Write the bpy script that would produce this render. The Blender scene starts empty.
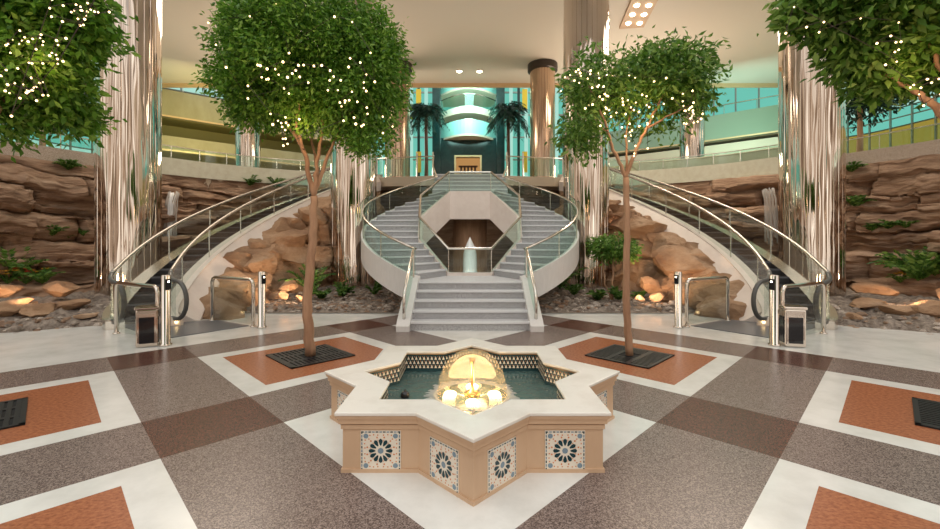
import bpy, bmesh, math, random
import numpy as np
from mathutils import Vector, Matrix, noise
C = bpy.context.scene.collection
R = math.radians
F = 424.0; CX = 470.0; HY = 243.0; H = 1.6
def W(px, py, Y):                     # photo pixel at depth Y -> world point
    return Vector(((px-CX)*Y/F, Y, H-(py-HY)*Y/F))
random.seed(7); rng = np.random.default_rng(7)

# ------------------------------------------------------------------ materials
def newmat(name):
    m = bpy.data.materials.new(name); m.use_nodes = True
    nt = m.node_tree; nt.nodes.clear()
    out = nt.nodes.new('ShaderNodeOutputMaterial')
    return m, nt, out
def pr(name, col, rough=.5, metal=0, spec=.5, coat=0, emit=None, es=0, bump=None, var=None):
    """principled; var=(scale,(sx,sy,sz),col2,contrast_lo,contrast_hi); bump=(scale,(s),strength,dist)"""
    m, nt, out = newmat(name); N = nt.nodes; L = nt.links
    b = N.new('ShaderNodeBsdfPrincipled'); L.new(b.outputs[0], out.inputs[0])
    b.inputs['Base Color'].default_value = (*col, 1); b.inputs['Roughness'].default_value = rough
    b.inputs['Metallic'].default_value = metal; b.inputs['Specular IOR Level'].default_value = spec
    b.inputs['Coat Weight'].default_value = coat; b.inputs['Coat Roughness'].default_value = .06
    if emit: b.inputs['Emission Color'].default_value = (*emit, 1); b.inputs['Emission Strength'].default_value = es
    def coords(s):
        t = N.new('ShaderNodeTexCoord'); mp = N.new('ShaderNodeMapping'); mp.inputs['Scale'].default_value = s
        g = N.new('ShaderNodeNewGeometry'); L.new(g.outputs['Position'], mp.inputs[0]); return mp.outputs[0]
    if var:
        n = N.new('ShaderNodeTexNoise'); n.inputs['Scale'].default_value = var[0]; n.inputs['Detail'].default_value = 5
        n.inputs['Roughness'].default_value = .65
        L.new(coords(var[1]), n.inputs['Vector'])
        r = N.new('ShaderNodeValToRGB'); e = r.color_ramp.elements
        e[0].position = var[3]; e[1].position = var[4]; e[0].color = (*col, 1); e[1].color = (*var[2], 1)
        L.new(n.outputs['Fac'], r.inputs[0]); L.new(r.outputs[0], b.inputs['Base Color'])
    if bump:
        n = N.new('ShaderNodeTexNoise'); n.inputs['Scale'].default_value = bump[0]; n.inputs['Detail'].default_value = 6
        L.new(coords(bump[1]), n.inputs['Vector'])
        u = N.new('ShaderNodeBump'); u.inputs['Strength'].default_value = bump[2]; u.inputs['Distance'].default_value = bump[3]
        L.new(n.outputs['Fac'], u.inputs['Height']); L.new(u.outputs[0], b.inputs['Normal'])
    return m
I3 = (1, 1, 1)
def granite(name, c1, c2, c3, rough=.22):
    m, nt, out = newmat(name); N = nt.nodes; L = nt.links
    b = N.new('ShaderNodeBsdfPrincipled'); L.new(b.outputs[0], out.inputs[0]); b.inputs['Roughness'].default_value = rough
    b.inputs['Specular IOR Level'].default_value = .33
    g = N.new('ShaderNodeNewGeometry')
    v = N.new('ShaderNodeTexVoronoi'); v.inputs['Scale'].default_value = 150; L.new(g.outputs['Position'], v.inputs['Vector'])
    n = N.new('ShaderNodeTexNoise'); n.inputs['Scale'].default_value = 120; n.inputs['Detail'].default_value = 3
    L.new(g.outputs['Position'], n.inputs['Vector'])
    bw = N.new('ShaderNodeSeparateColor'); L.new(v.outputs['Color'], bw.inputs[0])
    mx = N.new('ShaderNodeMath'); mx.operation = 'MULTIPLY_ADD'; mx.inputs[1].default_value = .6; L.new(bw.outputs[0], mx.inputs[0])
    m2 = N.new('ShaderNodeMath'); m2.operation = 'MULTIPLY'; m2.inputs[1].default_value = .4; L.new(n.outputs['Fac'], m2.inputs[0]); L.new(m2.outputs[0], mx.inputs[2])
    r = N.new('ShaderNodeValToRGB'); e = r.color_ramp.elements
    e[0].position = .2; e[0].color = (*c1, 1); e[1].position = .75; e[1].color = (*c3, 1)
    k = e.new(.48); k.color = (*c2, 1)
    L.new(mx.outputs[0], r.inputs[0]); L.new(r.outputs[0], b.inputs['Base Color'])
    return m
def glassmat(name, tint, ior=1.45, extra=.0, body=0, bodycol=(1, 1, 1)):
    m, nt, out = newmat(name); N = nt.nodes; L = nt.links
    t = N.new('ShaderNodeBsdfTransparent'); t.inputs[0].default_value = (*tint, 1)
    g = N.new('ShaderNodeBsdfGlossy'); g.inputs['Roughness'].default_value = .03
    f = N.new('ShaderNodeLayerWeight'); f.inputs[0].default_value = .25
    pw = N.new('ShaderNodeMath'); pw.operation = 'POWER'; pw.inputs[1].default_value = 2.5; L.new(f.outputs['Facing'], pw.inputs[0])
    mx = N.new('ShaderNodeMixShader'); a = N.new('ShaderNodeMath'); a.operation = 'MULTIPLY_ADD'; a.inputs[1].default_value = .45; a.inputs[2].default_value = .03+extra
    L.new(pw.outputs[0], a.inputs[0]); L.new(a.outputs[0], mx.inputs[0]); L.new(t.outputs[0], mx.inputs[1]); L.new(g.outputs[0], mx.inputs[2])
    last = mx
    if body:
        d = N.new('ShaderNodeBsdfTranslucent'); d.inputs[0].default_value = (*bodycol, 1)
        d2 = N.new('ShaderNodeBsdfDiffuse'); d2.inputs[0].default_value = (*bodycol, 1)
        ad = N.new('ShaderNodeMixShader'); L.new(d.outputs[0], ad.inputs[1]); L.new(d2.outputs[0], ad.inputs[2])
        m2 = N.new('ShaderNodeMixShader'); m2.inputs[0].default_value = body
        L.new(mx.outputs[0], m2.inputs[1]); L.new(ad.outputs[0], m2.inputs[2]); last = m2
    L.new(last.outputs[0], out.inputs[0]); return m
def emis(name, col, s):
    m, nt, out = newmat(name); e = nt.nodes.new('ShaderNodeEmission'); e.inputs[0].default_value = (*col, 1); e.inputs[1].default_value = s
    nt.links.new(e.outputs[0], out.inputs[0]); return m
def chrome(name, col, rough, sx, strength):
    m, nt, out = newmat(name); N = nt.nodes; L = nt.links
    b = N.new('ShaderNodeBsdfPrincipled'); L.new(b.outputs[0], out.inputs[0])
    b.inputs['Base Color'].default_value = (*col, 1); b.inputs['Metallic'].default_value = 1; b.inputs['Roughness'].default_value = rough
    g = N.new('ShaderNodeNewGeometry'); mp = N.new('ShaderNodeMapping'); mp.inputs['Scale'].default_value = sx
    n = N.new('ShaderNodeTexNoise'); n.inputs['Scale'].default_value = 1; n.inputs['Detail'].default_value = 2
    L.new(g.outputs['Position'], mp.inputs[0]); L.new(mp.outputs[0], n.inputs['Vector'])
    u = N.new('ShaderNodeBump'); u.inputs['Strength'].default_value = strength; u.inputs['Distance'].default_value = .09
    L.new(n.outputs['Fac'], u.inputs['Height']); L.new(u.outputs[0], b.inputs['Normal']); return m
def leafmat(name, c1, c2, c3):
    m, nt, out = newmat(name); N = nt.nodes; L = nt.links
    g = N.new('ShaderNodeNewGeometry'); r = N.new('ShaderNodeValToRGB'); e = r.color_ramp.elements
    e[0].color = (*c1, 1); e[1].color = (*c3, 1); k = e.new(.5); k.color = (*c2, 1)
    L.new(g.outputs['Random Per Island'], r.inputs[0])
    b = N.new('ShaderNodeBsdfPrincipled'); b.inputs['Roughness'].default_value = .42; b.inputs['Specular IOR Level'].default_value = .35
    t = N.new('ShaderNodeBsdfTranslucent'); mx = N.new('ShaderNodeMixShader'); mx.inputs[0].default_value = .35
    L.new(r.outputs[0], b.inputs['Base Color']); L.new(r.outputs[0], t.inputs[0])
    L.new(b.outputs[0], mx.inputs[1]); L.new(t.outputs[0], mx.inputs[2]); L.new(mx.outputs[0], out.inputs[0]); return m
def rockmat(name, c1, c2, c3, sz=3.0):
    m, nt, out = newmat(name); N = nt.nodes; L = nt.links
    b = N.new('ShaderNodeBsdfPrincipled'); L.new(b.outputs[0], out.inputs[0]); b.inputs['Roughness'].default_value = .75
    g = N.new('ShaderNodeNewGeometry'); mp = N.new('ShaderNodeMapping'); mp.inputs['Scale'].default_value = (.6, .6, sz)
    n = N.new('ShaderNodeTexNoise'); n.inputs['Scale'].default_value = 1.3; n.inputs['Detail'].default_value = 9; n.inputs['Roughness'].default_value = .68
    L.new(g.outputs['Position'], mp.inputs[0]); L.new(mp.outputs[0], n.inputs['Vector'])
    r = N.new('ShaderNodeValToRGB'); e = r.color_ramp.elements
    e[0].position = .3; e[1].position = .7; e[0].color = (*c1, 1); e[1].color = (*c3, 1); k = e.new(.5); k.color = (*c2, 1)
    L.new(n.outputs['Fac'], r.inputs[0]); L.new(r.outputs[0], b.inputs['Base Color'])
    n2 = N.new('ShaderNodeTexNoise'); n2.inputs['Scale'].default_value = 5; n2.inputs['Detail'].default_value = 9; n2.inputs['Roughness'].default_value = .7
    L.new(mp.outputs[0], n2.inputs['Vector'])
    u = N.new('ShaderNodeBump'); u.inputs['Strength'].default_value = 1; u.inputs['Distance'].default_value = .16
    L.new(n2.outputs['Fac'], u.inputs['Height']); L.new(u.outputs[0], b.inputs['Normal']); return m

M = {}
M['white'] = pr('white_marble', (.78, .77, .73), .16, var=(2.2, I3, (.60, .59, .55), .40, .78))
M['fount_rim'] = pr('cream_marble_rim', (.80, .765, .70), .25, var=(3, I3, (.66, .61, .54), .45, .8))
M['fount'] = pr('tan_limestone', (.62, .43, .28), .4, var=(3, (1, 1, .5), (.53, .35, .22), .35, .75))
M['grey'] = granite('grey_brown_granite', (.075, .053, .046), (.175, .128, .112), (.315, .245, .215), .26)
M['dark'] = granite('dark_brown_granite', (.028, .009, .006), (.075, .026, .018), (.16, .066, .048), .26)
M['red'] = pr('russet_granite', (.43, .155, .07), .24, spec=.4, var=(30, (1, 1.6, 1), (.22, .065, .028), .38, .72))
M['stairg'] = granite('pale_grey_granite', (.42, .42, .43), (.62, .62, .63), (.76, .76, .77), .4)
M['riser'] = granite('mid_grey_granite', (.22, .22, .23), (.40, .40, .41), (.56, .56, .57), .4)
M['nosing'] = pr('step_nosing', (.72, .73, .75), .35)
M['fascia'] = pr('grey_plaster_fascia', (.74, .72, .70), .35, var=(14, (1, 1, .3), (.66, .64, .62), .3, .8))
M['pink'] = pr('pink_white_marble', (.78, .69, .63), .3, var=(4, I3, (.70, .60, .54), .4, .8))
M['steel'] = pr('brushed_steel', (.72, .68, .62), .2, 1)
M['chromep'] = pr('polished_chrome', (.66, .59, .52), .1, 1)
M['column'] = chrome('mirror_column_cladding', (.70, .615, .54), .05, (2.3, 2.3, .22), .7)
M['bronze'] = chrome('bronze_column_cladding', (.56, .41, .30), .12, (2.6, 2.6, .22), .6)
M['capital'] = pr('dark_bronze_capital', (.05, .035, .025), .4, .3)
M['glass'] = glassmat('clear_green_glass', (.86, .95, .915), 1.35, .02)
M['glass2'] = glassmat('clear_glass', (.91, .945, .925), 1.4, .05)
M['rubber'] = pr('handrail_rubber', (.09, .085, .08), .28)
M['handrail'] = pr('grey_handrail', (.42, .38, .33), .22, .6)
M['step'] = pr('escalator_step_metal', (.035, .035, .042), .35, .5)
M['stepedge'] = pr('escalator_step_edge', (.12, .12, .14), .35, .6)
M['mat'] = pr('slate_landing_plate', (.15, .15, .165), .35, .2)
M['black'] = pr('black_panel', (.012, .012, .014), .08)
M['ironw'] = pr('cast_iron', (.028, .03, .034), .4, .5)
M['pit'] = pr('grate_pit', (.006, .006, .007), .8)
M['rock'] = rockmat('layered_sandstone', (.17, .095, .058), (.40, .25, .16), (.60, .43, .31), 4)
M['boulder'] = rockmat('tan_boulder_stone', (.24, .12, .062), (.46, .275, .155), (.66, .46, .31), 1)
M['soil'] = pr('gravel_soil', (.12, .09, .07), .9, var=(9, I3, (.40, .33, .27), .35, .72), bump=(14, I3, 1, .06))
M['bark'] = pr('reddish_bark', (.30, .16, .09), .75, var=(7, (1, 1, .15), (.50, .30, .18), .35, .7), bump=(22, (1, 1, .15), .7, .02))
M['leafA'] = leafmat('ficus_leaf', (.05, .14, .012), (.13, .30, .028), (.30, .48, .08))
M['leafB'] = leafmat('broad_leaf', (.05, .135, .018), (.125, .27, .035), (.30, .45, .11))
M['leafC'] = leafmat('fern_leaf', (.03, .09, .015), (.09, .21, .035), (.24, .38, .09))
M['palm'] = leafmat('palm_leaf', (.008, .03, .022), (.02, .06, .045), (.05, .12, .08))
M['flowerY'] = pr('yellow_petals', (.75, .42, .03), .5)
M['flowerR'] = pr('red_petals', (.60, .05, .02), .5)
M['bulb'] = emis('warm_bulb', (1, .70, .33), 5)
M['wire'] = pr('brown_wire', (.05, .03, .02), .6)
M['tile_bg'] = pr('cream_glaze', (.78, .71, .60), .2)
M['tile_teal'] = pr('dark_teal_glaze', (.012, .045, .055), .15)
M['tile_or'] = pr('orange_glaze', (.62, .22, .08), .2)
M['tile_bl'] = pr('blue_glaze', (.20, .28, .34), .2)
M['water'] = pr('pool_water', (.06, .115, .11), .04, spec=.6, bump=(9, I3, .35, .03))
M['dome'] = glassmat('water_film', (.98, .96, .92), 1.33, .02, .09, (1, .85, .62))
M['foam'] = glassmat('water_foam', (.95, .95, .95), 1.2, 0, .45, (.95, .93, .9))
M['jet'] = pr('white_water', (.92, .92, .92), .4, var=(6, (1, 1, .1), (.7, .72, .74), .4, .8))
M['brass'] = pr('brass', (.75, .45, .14), .25, 1)
M['poollight'] = emis('pool_lamp', (1, .66, .30), 22)
M['down'] = emis('downlight_lens', (1, .86, .6), 14)
M['ceil'] = pr('ceiling_paint', (.70, .635, .555), .55)
M['gold'] = pr('gold_trim', (.72, .50, .28), .35, .3)
M['olive'] = pr('olive_lit_plaster', (.40, .36, .22), .6, var=(2, (1, 1, .4), (.33, .29, .16), .35, .75))  # yellow-green lighting of the left balconies is put into this plaster colour
M['oliveD'] = pr('olive_lit_soffit', (.27, .23, .08), .6)  # same coloured-light tint, darker, for the slabs and gallery wall
M['teal'] = pr('teal_lit_surface', (.30, .64, .58), .4)  # teal of coloured lights and glass, baked into the base colour
M['tealD'] = pr('dark_teal_stone', (.006, .022, .022), .15, var=(2.5, I3, (.014, .04, .038), .35, .7))
M['tealG'] = pr('grey_green_plaster', (.26, .34, .25), .6)
M['beige'] = pr('beige_plaster', (.66, .55, .42), .5)
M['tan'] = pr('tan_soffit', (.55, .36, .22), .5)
M['litteal'] = emis('lit_teal_window', (.18, .62, .50), .72)
M['litpale'] = emis('lit_pale_window', (.46, .80, .68), .75)
M['litamber'] = emis('lit_amber_window', (.52, .40, .07), .5)
M['litwood'] = emis('lit_wood_lobby', (1, .52, .18), .38)
M['mull'] = pr('window_mullion', (.30, .32, .30), .4, .5)
M['wood'] = pr('walnut', (.12, .045, .02), .4)
M['coping'] = granite('speckled_coping', (.22, .17, .13), (.42, .35, .29), (.58, .50, .43), .4)
M['parap'] = pr('pale_marble_parapet', (.66, .66, .54), .3, var=(5, I3, (.56, .53, .41), .4, .8))

# ------------------------------------------------------------------ mesh helpers
class MB:
    def __init__(s): s.v = []; s.f = []; s.m = []; s.mats = []
    def mi(s, mat):
        if mat not in s.mats: s.mats.append(mat)
        return s.mats.index(mat)
    def add(s, vs, fs, mat):
        o = len(s.v); s.v += [tuple(v) for v in vs]; k = s.mi(mat)
        for f in fs: s.f.append([i+o for i in f]); s.m.append(k)
        return s
    def box(s, c, d, mat, rot=0, ax=None):
        hx, hy, hz = d[0]/2, d[1]/2, d[2]/2
        vs = [Vector((x, y, z)) for x in (-hx, hx) for y in (-hy, hy) for z in (-hz, hz)]
        if rot: mt = Matrix.Rotation(rot, 3, 'Z'); vs = [mt @ v for v in vs]
        return s.add([v+Vector(c) for v in vs], [(0, 1, 3, 2), (4, 6, 7, 5), (0, 4, 5, 1), (2, 3, 7, 6), (0, 2, 6, 4), (1, 5, 7, 3)], mat)
    def prism(s, poly, z0, z1, mat):        # poly of (x,y); z may be lists
        n = len(poly); a = z0 if isinstance(z0, (list, tuple)) else [z0]*n; b = z1 if isinstance(z1, (list, tuple)) else [z1]*n
        vs = [(p[0], p[1], a[i]) for i, p in enumerate(poly)]+[(p[0], p[1], b[i]) for i, p in enumerate(poly)]
        fs = [list(range(n))[::-1], list(range(n, 2*n))]+[(i, (i+1) % n, (i+1) % n+n, i+n) for i in range(n)]
        return s.add(vs, fs, mat)
    def tube(s, pts, r, mat, n=8, cap=True, closed=False):
        pts = [Vector(p) for p in pts]; m = len(pts); rs = r if isinstance(r, (list, tuple)) else [r]*m
        vs = []; ref = None
        for i, p in enumerate(pts):
            if closed: t = pts[(i+1) % m]-pts[i-1]
            else: t = pts[min(i+1, m-1)]-pts[max(i-1, 0)]
            t = t.normalized() if t.length > 1e-9 else Vector((0, 0, 1))
            if ref is None: ref = Vector((0, 0, 1)) if abs(t.z) < .9 else Vector((1, 0, 0))
            a = ref-t*ref.dot(t)
            a = a.normalized() if a.length > 1e-6 else t.orthogonal().normalized()
            ref = a; b = t.cross(a)
            for k in range(n):
                w = 2*math.pi*k/n; vs.append(p+(a*math.cos(w)+b*math.sin(w))*rs[i])
        fs = [(i*n+k, i*n+(k+1) % n, ((i+1) % m)*n+(k+1) % n, ((i+1) % m)*n+k) for i in range(m if closed else m-1) for k in range(n)]
        if cap and not closed: fs += [list(range(n))[::-1], list(range((m-1)*n, m*n))]
        return s.add(vs, fs, mat)
    def lathe(s, prof, c, mat, n=24):        # prof [(r,z)]
        vs = [(c[0]+r*math.cos(2*math.pi*k/n), c[1]+r*math.sin(2*math.pi*k/n), c[2]+z) for r, z in prof for k in range(n)]
        fs = [(i*n+k, i*n+(k+1) % n, (i+1)*n+(k+1) % n, (i+1)*n+k) for i in range(len(prof)-1) for k in range(n)]
        if prof[0][0] > 1e-6: fs.append(list(range(n))[::-1])
        if prof[-1][0] > 1e-6: fs.append(list(range((len(prof)-1)*n, len(prof)*n)))
        return s.add(vs, fs, mat)
    def grid(s, rows, mat):
        n = len(rows[0]); vs = [p for r in rows for p in r]
        return s.add(vs, [(i*n+k, i*n+k+1, (i+1)*n+k+1, (i+1)*n+k) for i in range(len(rows)-1) for k in range(n-1)], mat)
    def sweep(s, sec, mat, caps=True):       # sec: list of rings (each a list of points) -> closed section swept
        n = len(sec[0]); vs = [p for r in sec for p in r]
        fs = [(i*n+k, i*n+(k+1) % n, (i+1)*n+(k+1) % n, (i+1)*n+k) for i in range(len(sec)-1) for k in range(n)]
        if caps: fs += [list(range(n))[::-1], list(range((len(sec)-1)*n, len(sec)*n))]
        return s.add(vs, fs, mat)
    def build(s, name, parent=None, smooth=False, bevel=0, recalc=True):
        me = bpy.data.meshes.new(name)
        off = Vector((0, 0, 0)); q = parent
        while q is not None: off += q.location; q = q.parent
        me.from_pydata([(v[0]-off.x, v[1]-off.y, v[2]-off.z) for v in s.v], [], s.f)
        for m in s.mats: me.materials.append(m)
        me.polygons.foreach_set('material_index', s.m)
        if recalc:
            bm = bmesh.new(); bm.from_mesh(me); bmesh.ops.recalc_face_normals(bm, faces=bm.faces); bm.to_mesh(me); bm.free()
        if smooth: me.polygons.foreach_set('use_smooth', [True]*len(me.polygons))
        me.update()
        o = bpy.data.objects.new(name, me); C.objects.link(o)
        if parent: o.parent = parent
        if bevel:
            b = o.modifiers.new('bevel', 'BEVEL'); b.width = bevel; b.segments = 2; b.limit_method = 'ANGLE'
        return o
def smooth_angle(o, ang=40):
    me = o.data; bm = bmesh.new(); bm.from_mesh(me)
    for f in bm.faces: f.smooth = True
    for e in bm.edges: e.smooth = e.calc_face_angle(0) < R(ang) if len(e.link_faces) == 2 else True
    bm.to_mesh(me); bm.free(); return o
def tag(o, label, cat, group=None, kind=None):
    o['label'] = label; o['category'] = cat
    if group: o['group'] = group
    if kind: o['kind'] = kind
    return o
def thing(name, label, cat, loc=(0, 0, 0), group=None):
    o = bpy.data.objects.new(name, None); o.empty_display_size = .1; C.objects.link(o); o.location = loc
    return tag(o, label, cat, group)
def struct(o): o['kind'] = 'structure'; return o
def shell(th, r0, r1, z0, z1, s=1): pass
SIDE = {-1: 'left', 1: 'right'}

# ------------------------------------------------------------------ camera + world
cam_d = bpy.data.cameras.new('camera'); cam = bpy.data.objects.new('camera', cam_d); C.objects.link(cam)
cam.location = (0, 0, H); cam.rotation_euler = (R(90), 0, 0)
cam_d.sensor_width = 36; cam_d.lens = 36*F/940; cam_d.shift_y = -(264.5-HY)/940; cam_d.clip_end = 200; cam_d.clip_start = .05
bpy.context.scene.camera = cam
sc = bpy.context.scene
sc.view_settings.view_transform = 'Standard'; sc.view_settings.look = 'None'; sc.view_settings.gamma = 1
sc.view_settings.use_curve_mapping = False; sc.view_settings.exposure = 0.30
sc.cycles.use_denoising = True; sc.cycles.max_bounces = 8; sc.cycles.transparent_max_bounces = 16
sc.cycles.sample_clamp_indirect = 6; sc.cycles.caustics_reflective = False; sc.cycles.caustics_refractive = False
w = bpy.data.worlds.new('world'); sc.world = w; w.use_nodes = True
nt = w.node_tree; nt.nodes.clear(); N = nt.nodes; L = nt.links
wo = N.new('ShaderNodeOutputWorld'); bg = N.new('ShaderNodeBackground'); L.new(bg.outputs[0], wo.inputs[0])
tc = N.new('ShaderNodeTexCoord'); mp = N.new('ShaderNodeMapping'); mp.inputs['Scale'].default_value = (5, 5, 1.6)
ns = N.new('ShaderNodeTexNoise'); ns.inputs['Scale'].default_value = 1.5; ns.inputs['Detail'].default_value = 4; ns.inputs['Roughness'].default_value = .6
L.new(tc.outputs['Generated'], mp.inputs[0]); L.new(mp.outputs[0], ns.inputs['Vector'])
rp = N.new('ShaderNodeValToRGB'); e = rp.color_ramp.elements
e[0].position = .36; e[0].color = (.12, .075, .05, 1); e[1].position = .68; e[1].color = (1.7, 1.58, 1.42, 1)
k = e.new(.46); k.color = (.48, .35, .25, 1); k = e.new(.55); k.color = (.92, .83, .73, 1)
L.new(ns.outputs['Fac'], rp.inputs[0])
sp = N.new('ShaderNodeSeparateXYZ'); L.new(tc.outputs['Generated'], sp.inputs[0])
mr = N.new('ShaderNodeMapRange'); mr.inputs[1].default_value = .25; mr.inputs[2].default_value = .7; L.new(sp.outputs['Z'], mr.inputs[0])
mc = N.new('ShaderNodeMixRGB'); L.new(mr.outputs[0], mc.inputs[0]); L.new(rp.outputs[0], mc.inputs[1]); mc.inputs[2].default_value = (1.22, 1.21, 1.18, 1)
L.new(mc.outputs[0], bg.inputs[0]); bg.inputs[1].default_value = 1.0

def lamp(name, kind, loc, energy, col, size=.3, rot=None, spot=None, sy=None):
    d = bpy.data.lights.new(name, kind); d.energy = energy; d.color = col
    if kind == 'AREA':
        d.size = size
        if sy: d.shape = 'RECTANGLE'; d.size_y = sy
    else: d.shadow_soft_size = size
    if kind == 'SPOT': d.spot_size = R(spot or 70); d.spot_blend = .6
    o = bpy.data.objects.new(name, d); C.objects.link(o); o.location = loc
    if rot is not None: o.rotation_euler = (Vector(rot)-Vector(loc)).to_track_quat('-Z', 'Y').to_euler()
    return o

# ------------------------------------------------------------------ floor
S2 = math.sqrt(.5)
def uv(u, v): return ((u-v)*S2, (u+v)*S2)
bands = [(-5.75, -4.85), (-2.6, -1.7), (.6, 1.5), (3.85, 4.75), (6.9, 7.8)]
cuts = sorted([x for b in bands for x in b])
fl = MB()
def isband(a): return any(b[0]-.01 <= a <= b[1]+.01 for b in bands)
for i in range(len(cuts)-1):
    for j in range(len(cuts)-1):
        u0, u1, v0, v1 = cuts[i], cuts[i+1], cuts[j], cuts[j+1]
        bu, bv = isband((u0+u1)/2), isband((v0+v1)/2)
        q = [uv(u0, v0), uv(u1, v0), uv(u1, v1), uv(u0, v1)]
        P = lambda pts, m: fl.add([(x, y, 0) for x, y in pts], [list(range(len(pts)))], m)
        if bu and bv: P(q, M['dark'])
        elif bu or bv: P(q, M['grey'])
        else:
            if (abs(u0-1.5) < .01 and abs(v0-1.5) < .01) or (abs(u0-4.75) < .01 and abs(v0-4.75) < .01): P(q, M['white']); continue
            d = .25; a0, a1, b0, b1 = u0+d, u1-d, v0+d, v1-d; k = .45
            inner = [(a0, b0), (a1, b0), (a1, b1), (a0, b1)]
            if abs(u0-1.5) < .01 and abs(v0-4.75) < .01: inner = [(a0, b0), (a1-k, b0), (a1, b0+k), (a1, b1), (a0, b1)]
            if abs(u0-4.75) < .01 and abs(v0-1.5) < .01: inner = [(a0, b0), (a1, b0), (a1, b1), (a0+k, b1), (a0, b1-k)]
            P([uv(*p) for p in inner], M['red'])
            iq = [(a0, b0), (a1, b0), (a1, b1), (a0, b1)]; oq = [(u0, v0), (u1, v0), (u1, v1), (u0, v1)]
            for t in range(4): P([uv(*oq[t]), uv(*oq[(t+1) % 4]), uv(*iq[(t+1) % 4]), uv(*iq[t])], M['white'])
            if len(inner) == 5:
                if abs(u0-1.5) < .01: P([uv(a1-k, b0), uv(a1, b0), uv(a1, b0+k)], M['white'])
                else: P([uv(a0, b1), uv(a0, b1-k), uv(a0+k, b1)], M['white'])
# plain marble beyond the pattern
lo, hi, far = cuts[0], cuts[-1], 26
fl.add([(*uv(hi, lo), 0), (*uv(far, lo), 0), (*uv(far, far), 0), (*uv(hi, far), 0)], [(0, 1, 2, 3)], M['white'])
fl.add([(*uv(lo, hi), 0), (*uv(hi, hi), 0), (*uv(hi, far), 0), (*uv(lo, far), 0)], [(0, 1, 2, 3)], M['white'])
fo = fl.build('floor', recalc=False); struct(fo)
# thickness below
struct(MB().box((0, 8, -.21), (60, 60, .4), M['white']).build('floor_slab'))

# ------------------------------------------------------------------ fountain
FC = Vector((.02, 3.87, 0))
def star(Rr, z, c=FC, off=0):
    out = []
    for k in range(16):
        a = R(-90+22.5*k); r = Rr if k % 2 == 0 else Rr*.7654
        out.append((c.x+r*math.cos(a), c.y+r*math.sin(a), z))
    return out
fo_ = thing('star_fountain', 'eight pointed star fountain of tan stone with a glowing water dome', 'fountain', FC)
def ringstar(mb, Ro, Ri, z0, z1, mat):
    a, b, c_, d = star(Ro, z0), star(Ro, z1), star(Ri, z1), star(Ri, z0)
    vs = a+b+c_+d
    fs = []
    for i in range(16):
        j = (i+1) % 16
        fs += [(i, j, j+16, i+16), (i+16, j+16, j+32, i+32), (i+32, j+32, j+48, i+48), (i+48, j+48, j, i)]
    return mb.add(vs, fs, mat)
ringstar(MB(), 1.285, 1.03, 0, .345, M['fount']).build('basin_wall', fo_)
mo = MB(); ringstar(mo, 1.300, 1.03, .305, .335, M['fount']); ringstar(mo, 1.318, 1.03, .345, .38, M['fount']); ringstar(mo, 1.335, 1.03, .384, .407, M['fount'])
mo.build('moulding', fo_)
ringstar(MB(), 1.35, .985, .407, .432, M['fount_rim']).build('rim', fo_, bevel=.006)
ringstar(MB(), 1.30, 1.0, 0, .025, M['fount']).build('plinth', fo_)
# inner mosaic band
mb = MB(); si = star(1.012, 0)
for i in range(16):
    p, q = Vector(si[i]), Vector(si[(i+1) % 16]); n_ = 10
    t = (q-p); nrm = Vector((-t.y, t.x, 0)).normalized()
    if nrm.dot(FC-p) < 0: nrm = -nrm
    mb.add([p+Vector((0, 0, .16)), q+Vector((0, 0, .16)), q+Vector((0, 0, .39)), p+Vector((0, 0, .39))], [(0, 1, 2, 3)], M['tile_teal'])
    for k in range(n_):
        for z, off in ((.36, 0), (.315, .5), (.27, 0)):
            c_ = p+t*((k+.25+off)/n_)+nrm*.003; h_ = t*(.34/n_)
            if k+.25+off > n_: continue
            mb.add([c_-h_+Vector((0, 0, z-.021)), c_+h_+Vector((0, 0, z-.021)), c_+Vector((0, 0, z+.016))], [(0, 1, 2)], M['tile_bg'])
            c2 = c_+h_*1.25
            mb.add([c2-h_*.3+Vector((0, 0, z+.004)), c2+h_*.3+Vector((0, 0, z+.004)), c2+Vector((0, 0, z+.018))], [(0, 1, 2)], M['tile_or'])
mb.build('mosaic_band', fo_, recalc=False)
mb = MB(); mb.add(star(1.03, .06), [list(range(16))], M['tealD']); mb.build('basin_floor', fo_)
wp = MB()
ring_ = star(1.03, .215); cen = (FC.x, FC.y, .215)
wp.add(ring_+[cen], [(i, (i+1) % 16, 16) for i in range(16)], M['water']); wp.build('water', fo_)
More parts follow.
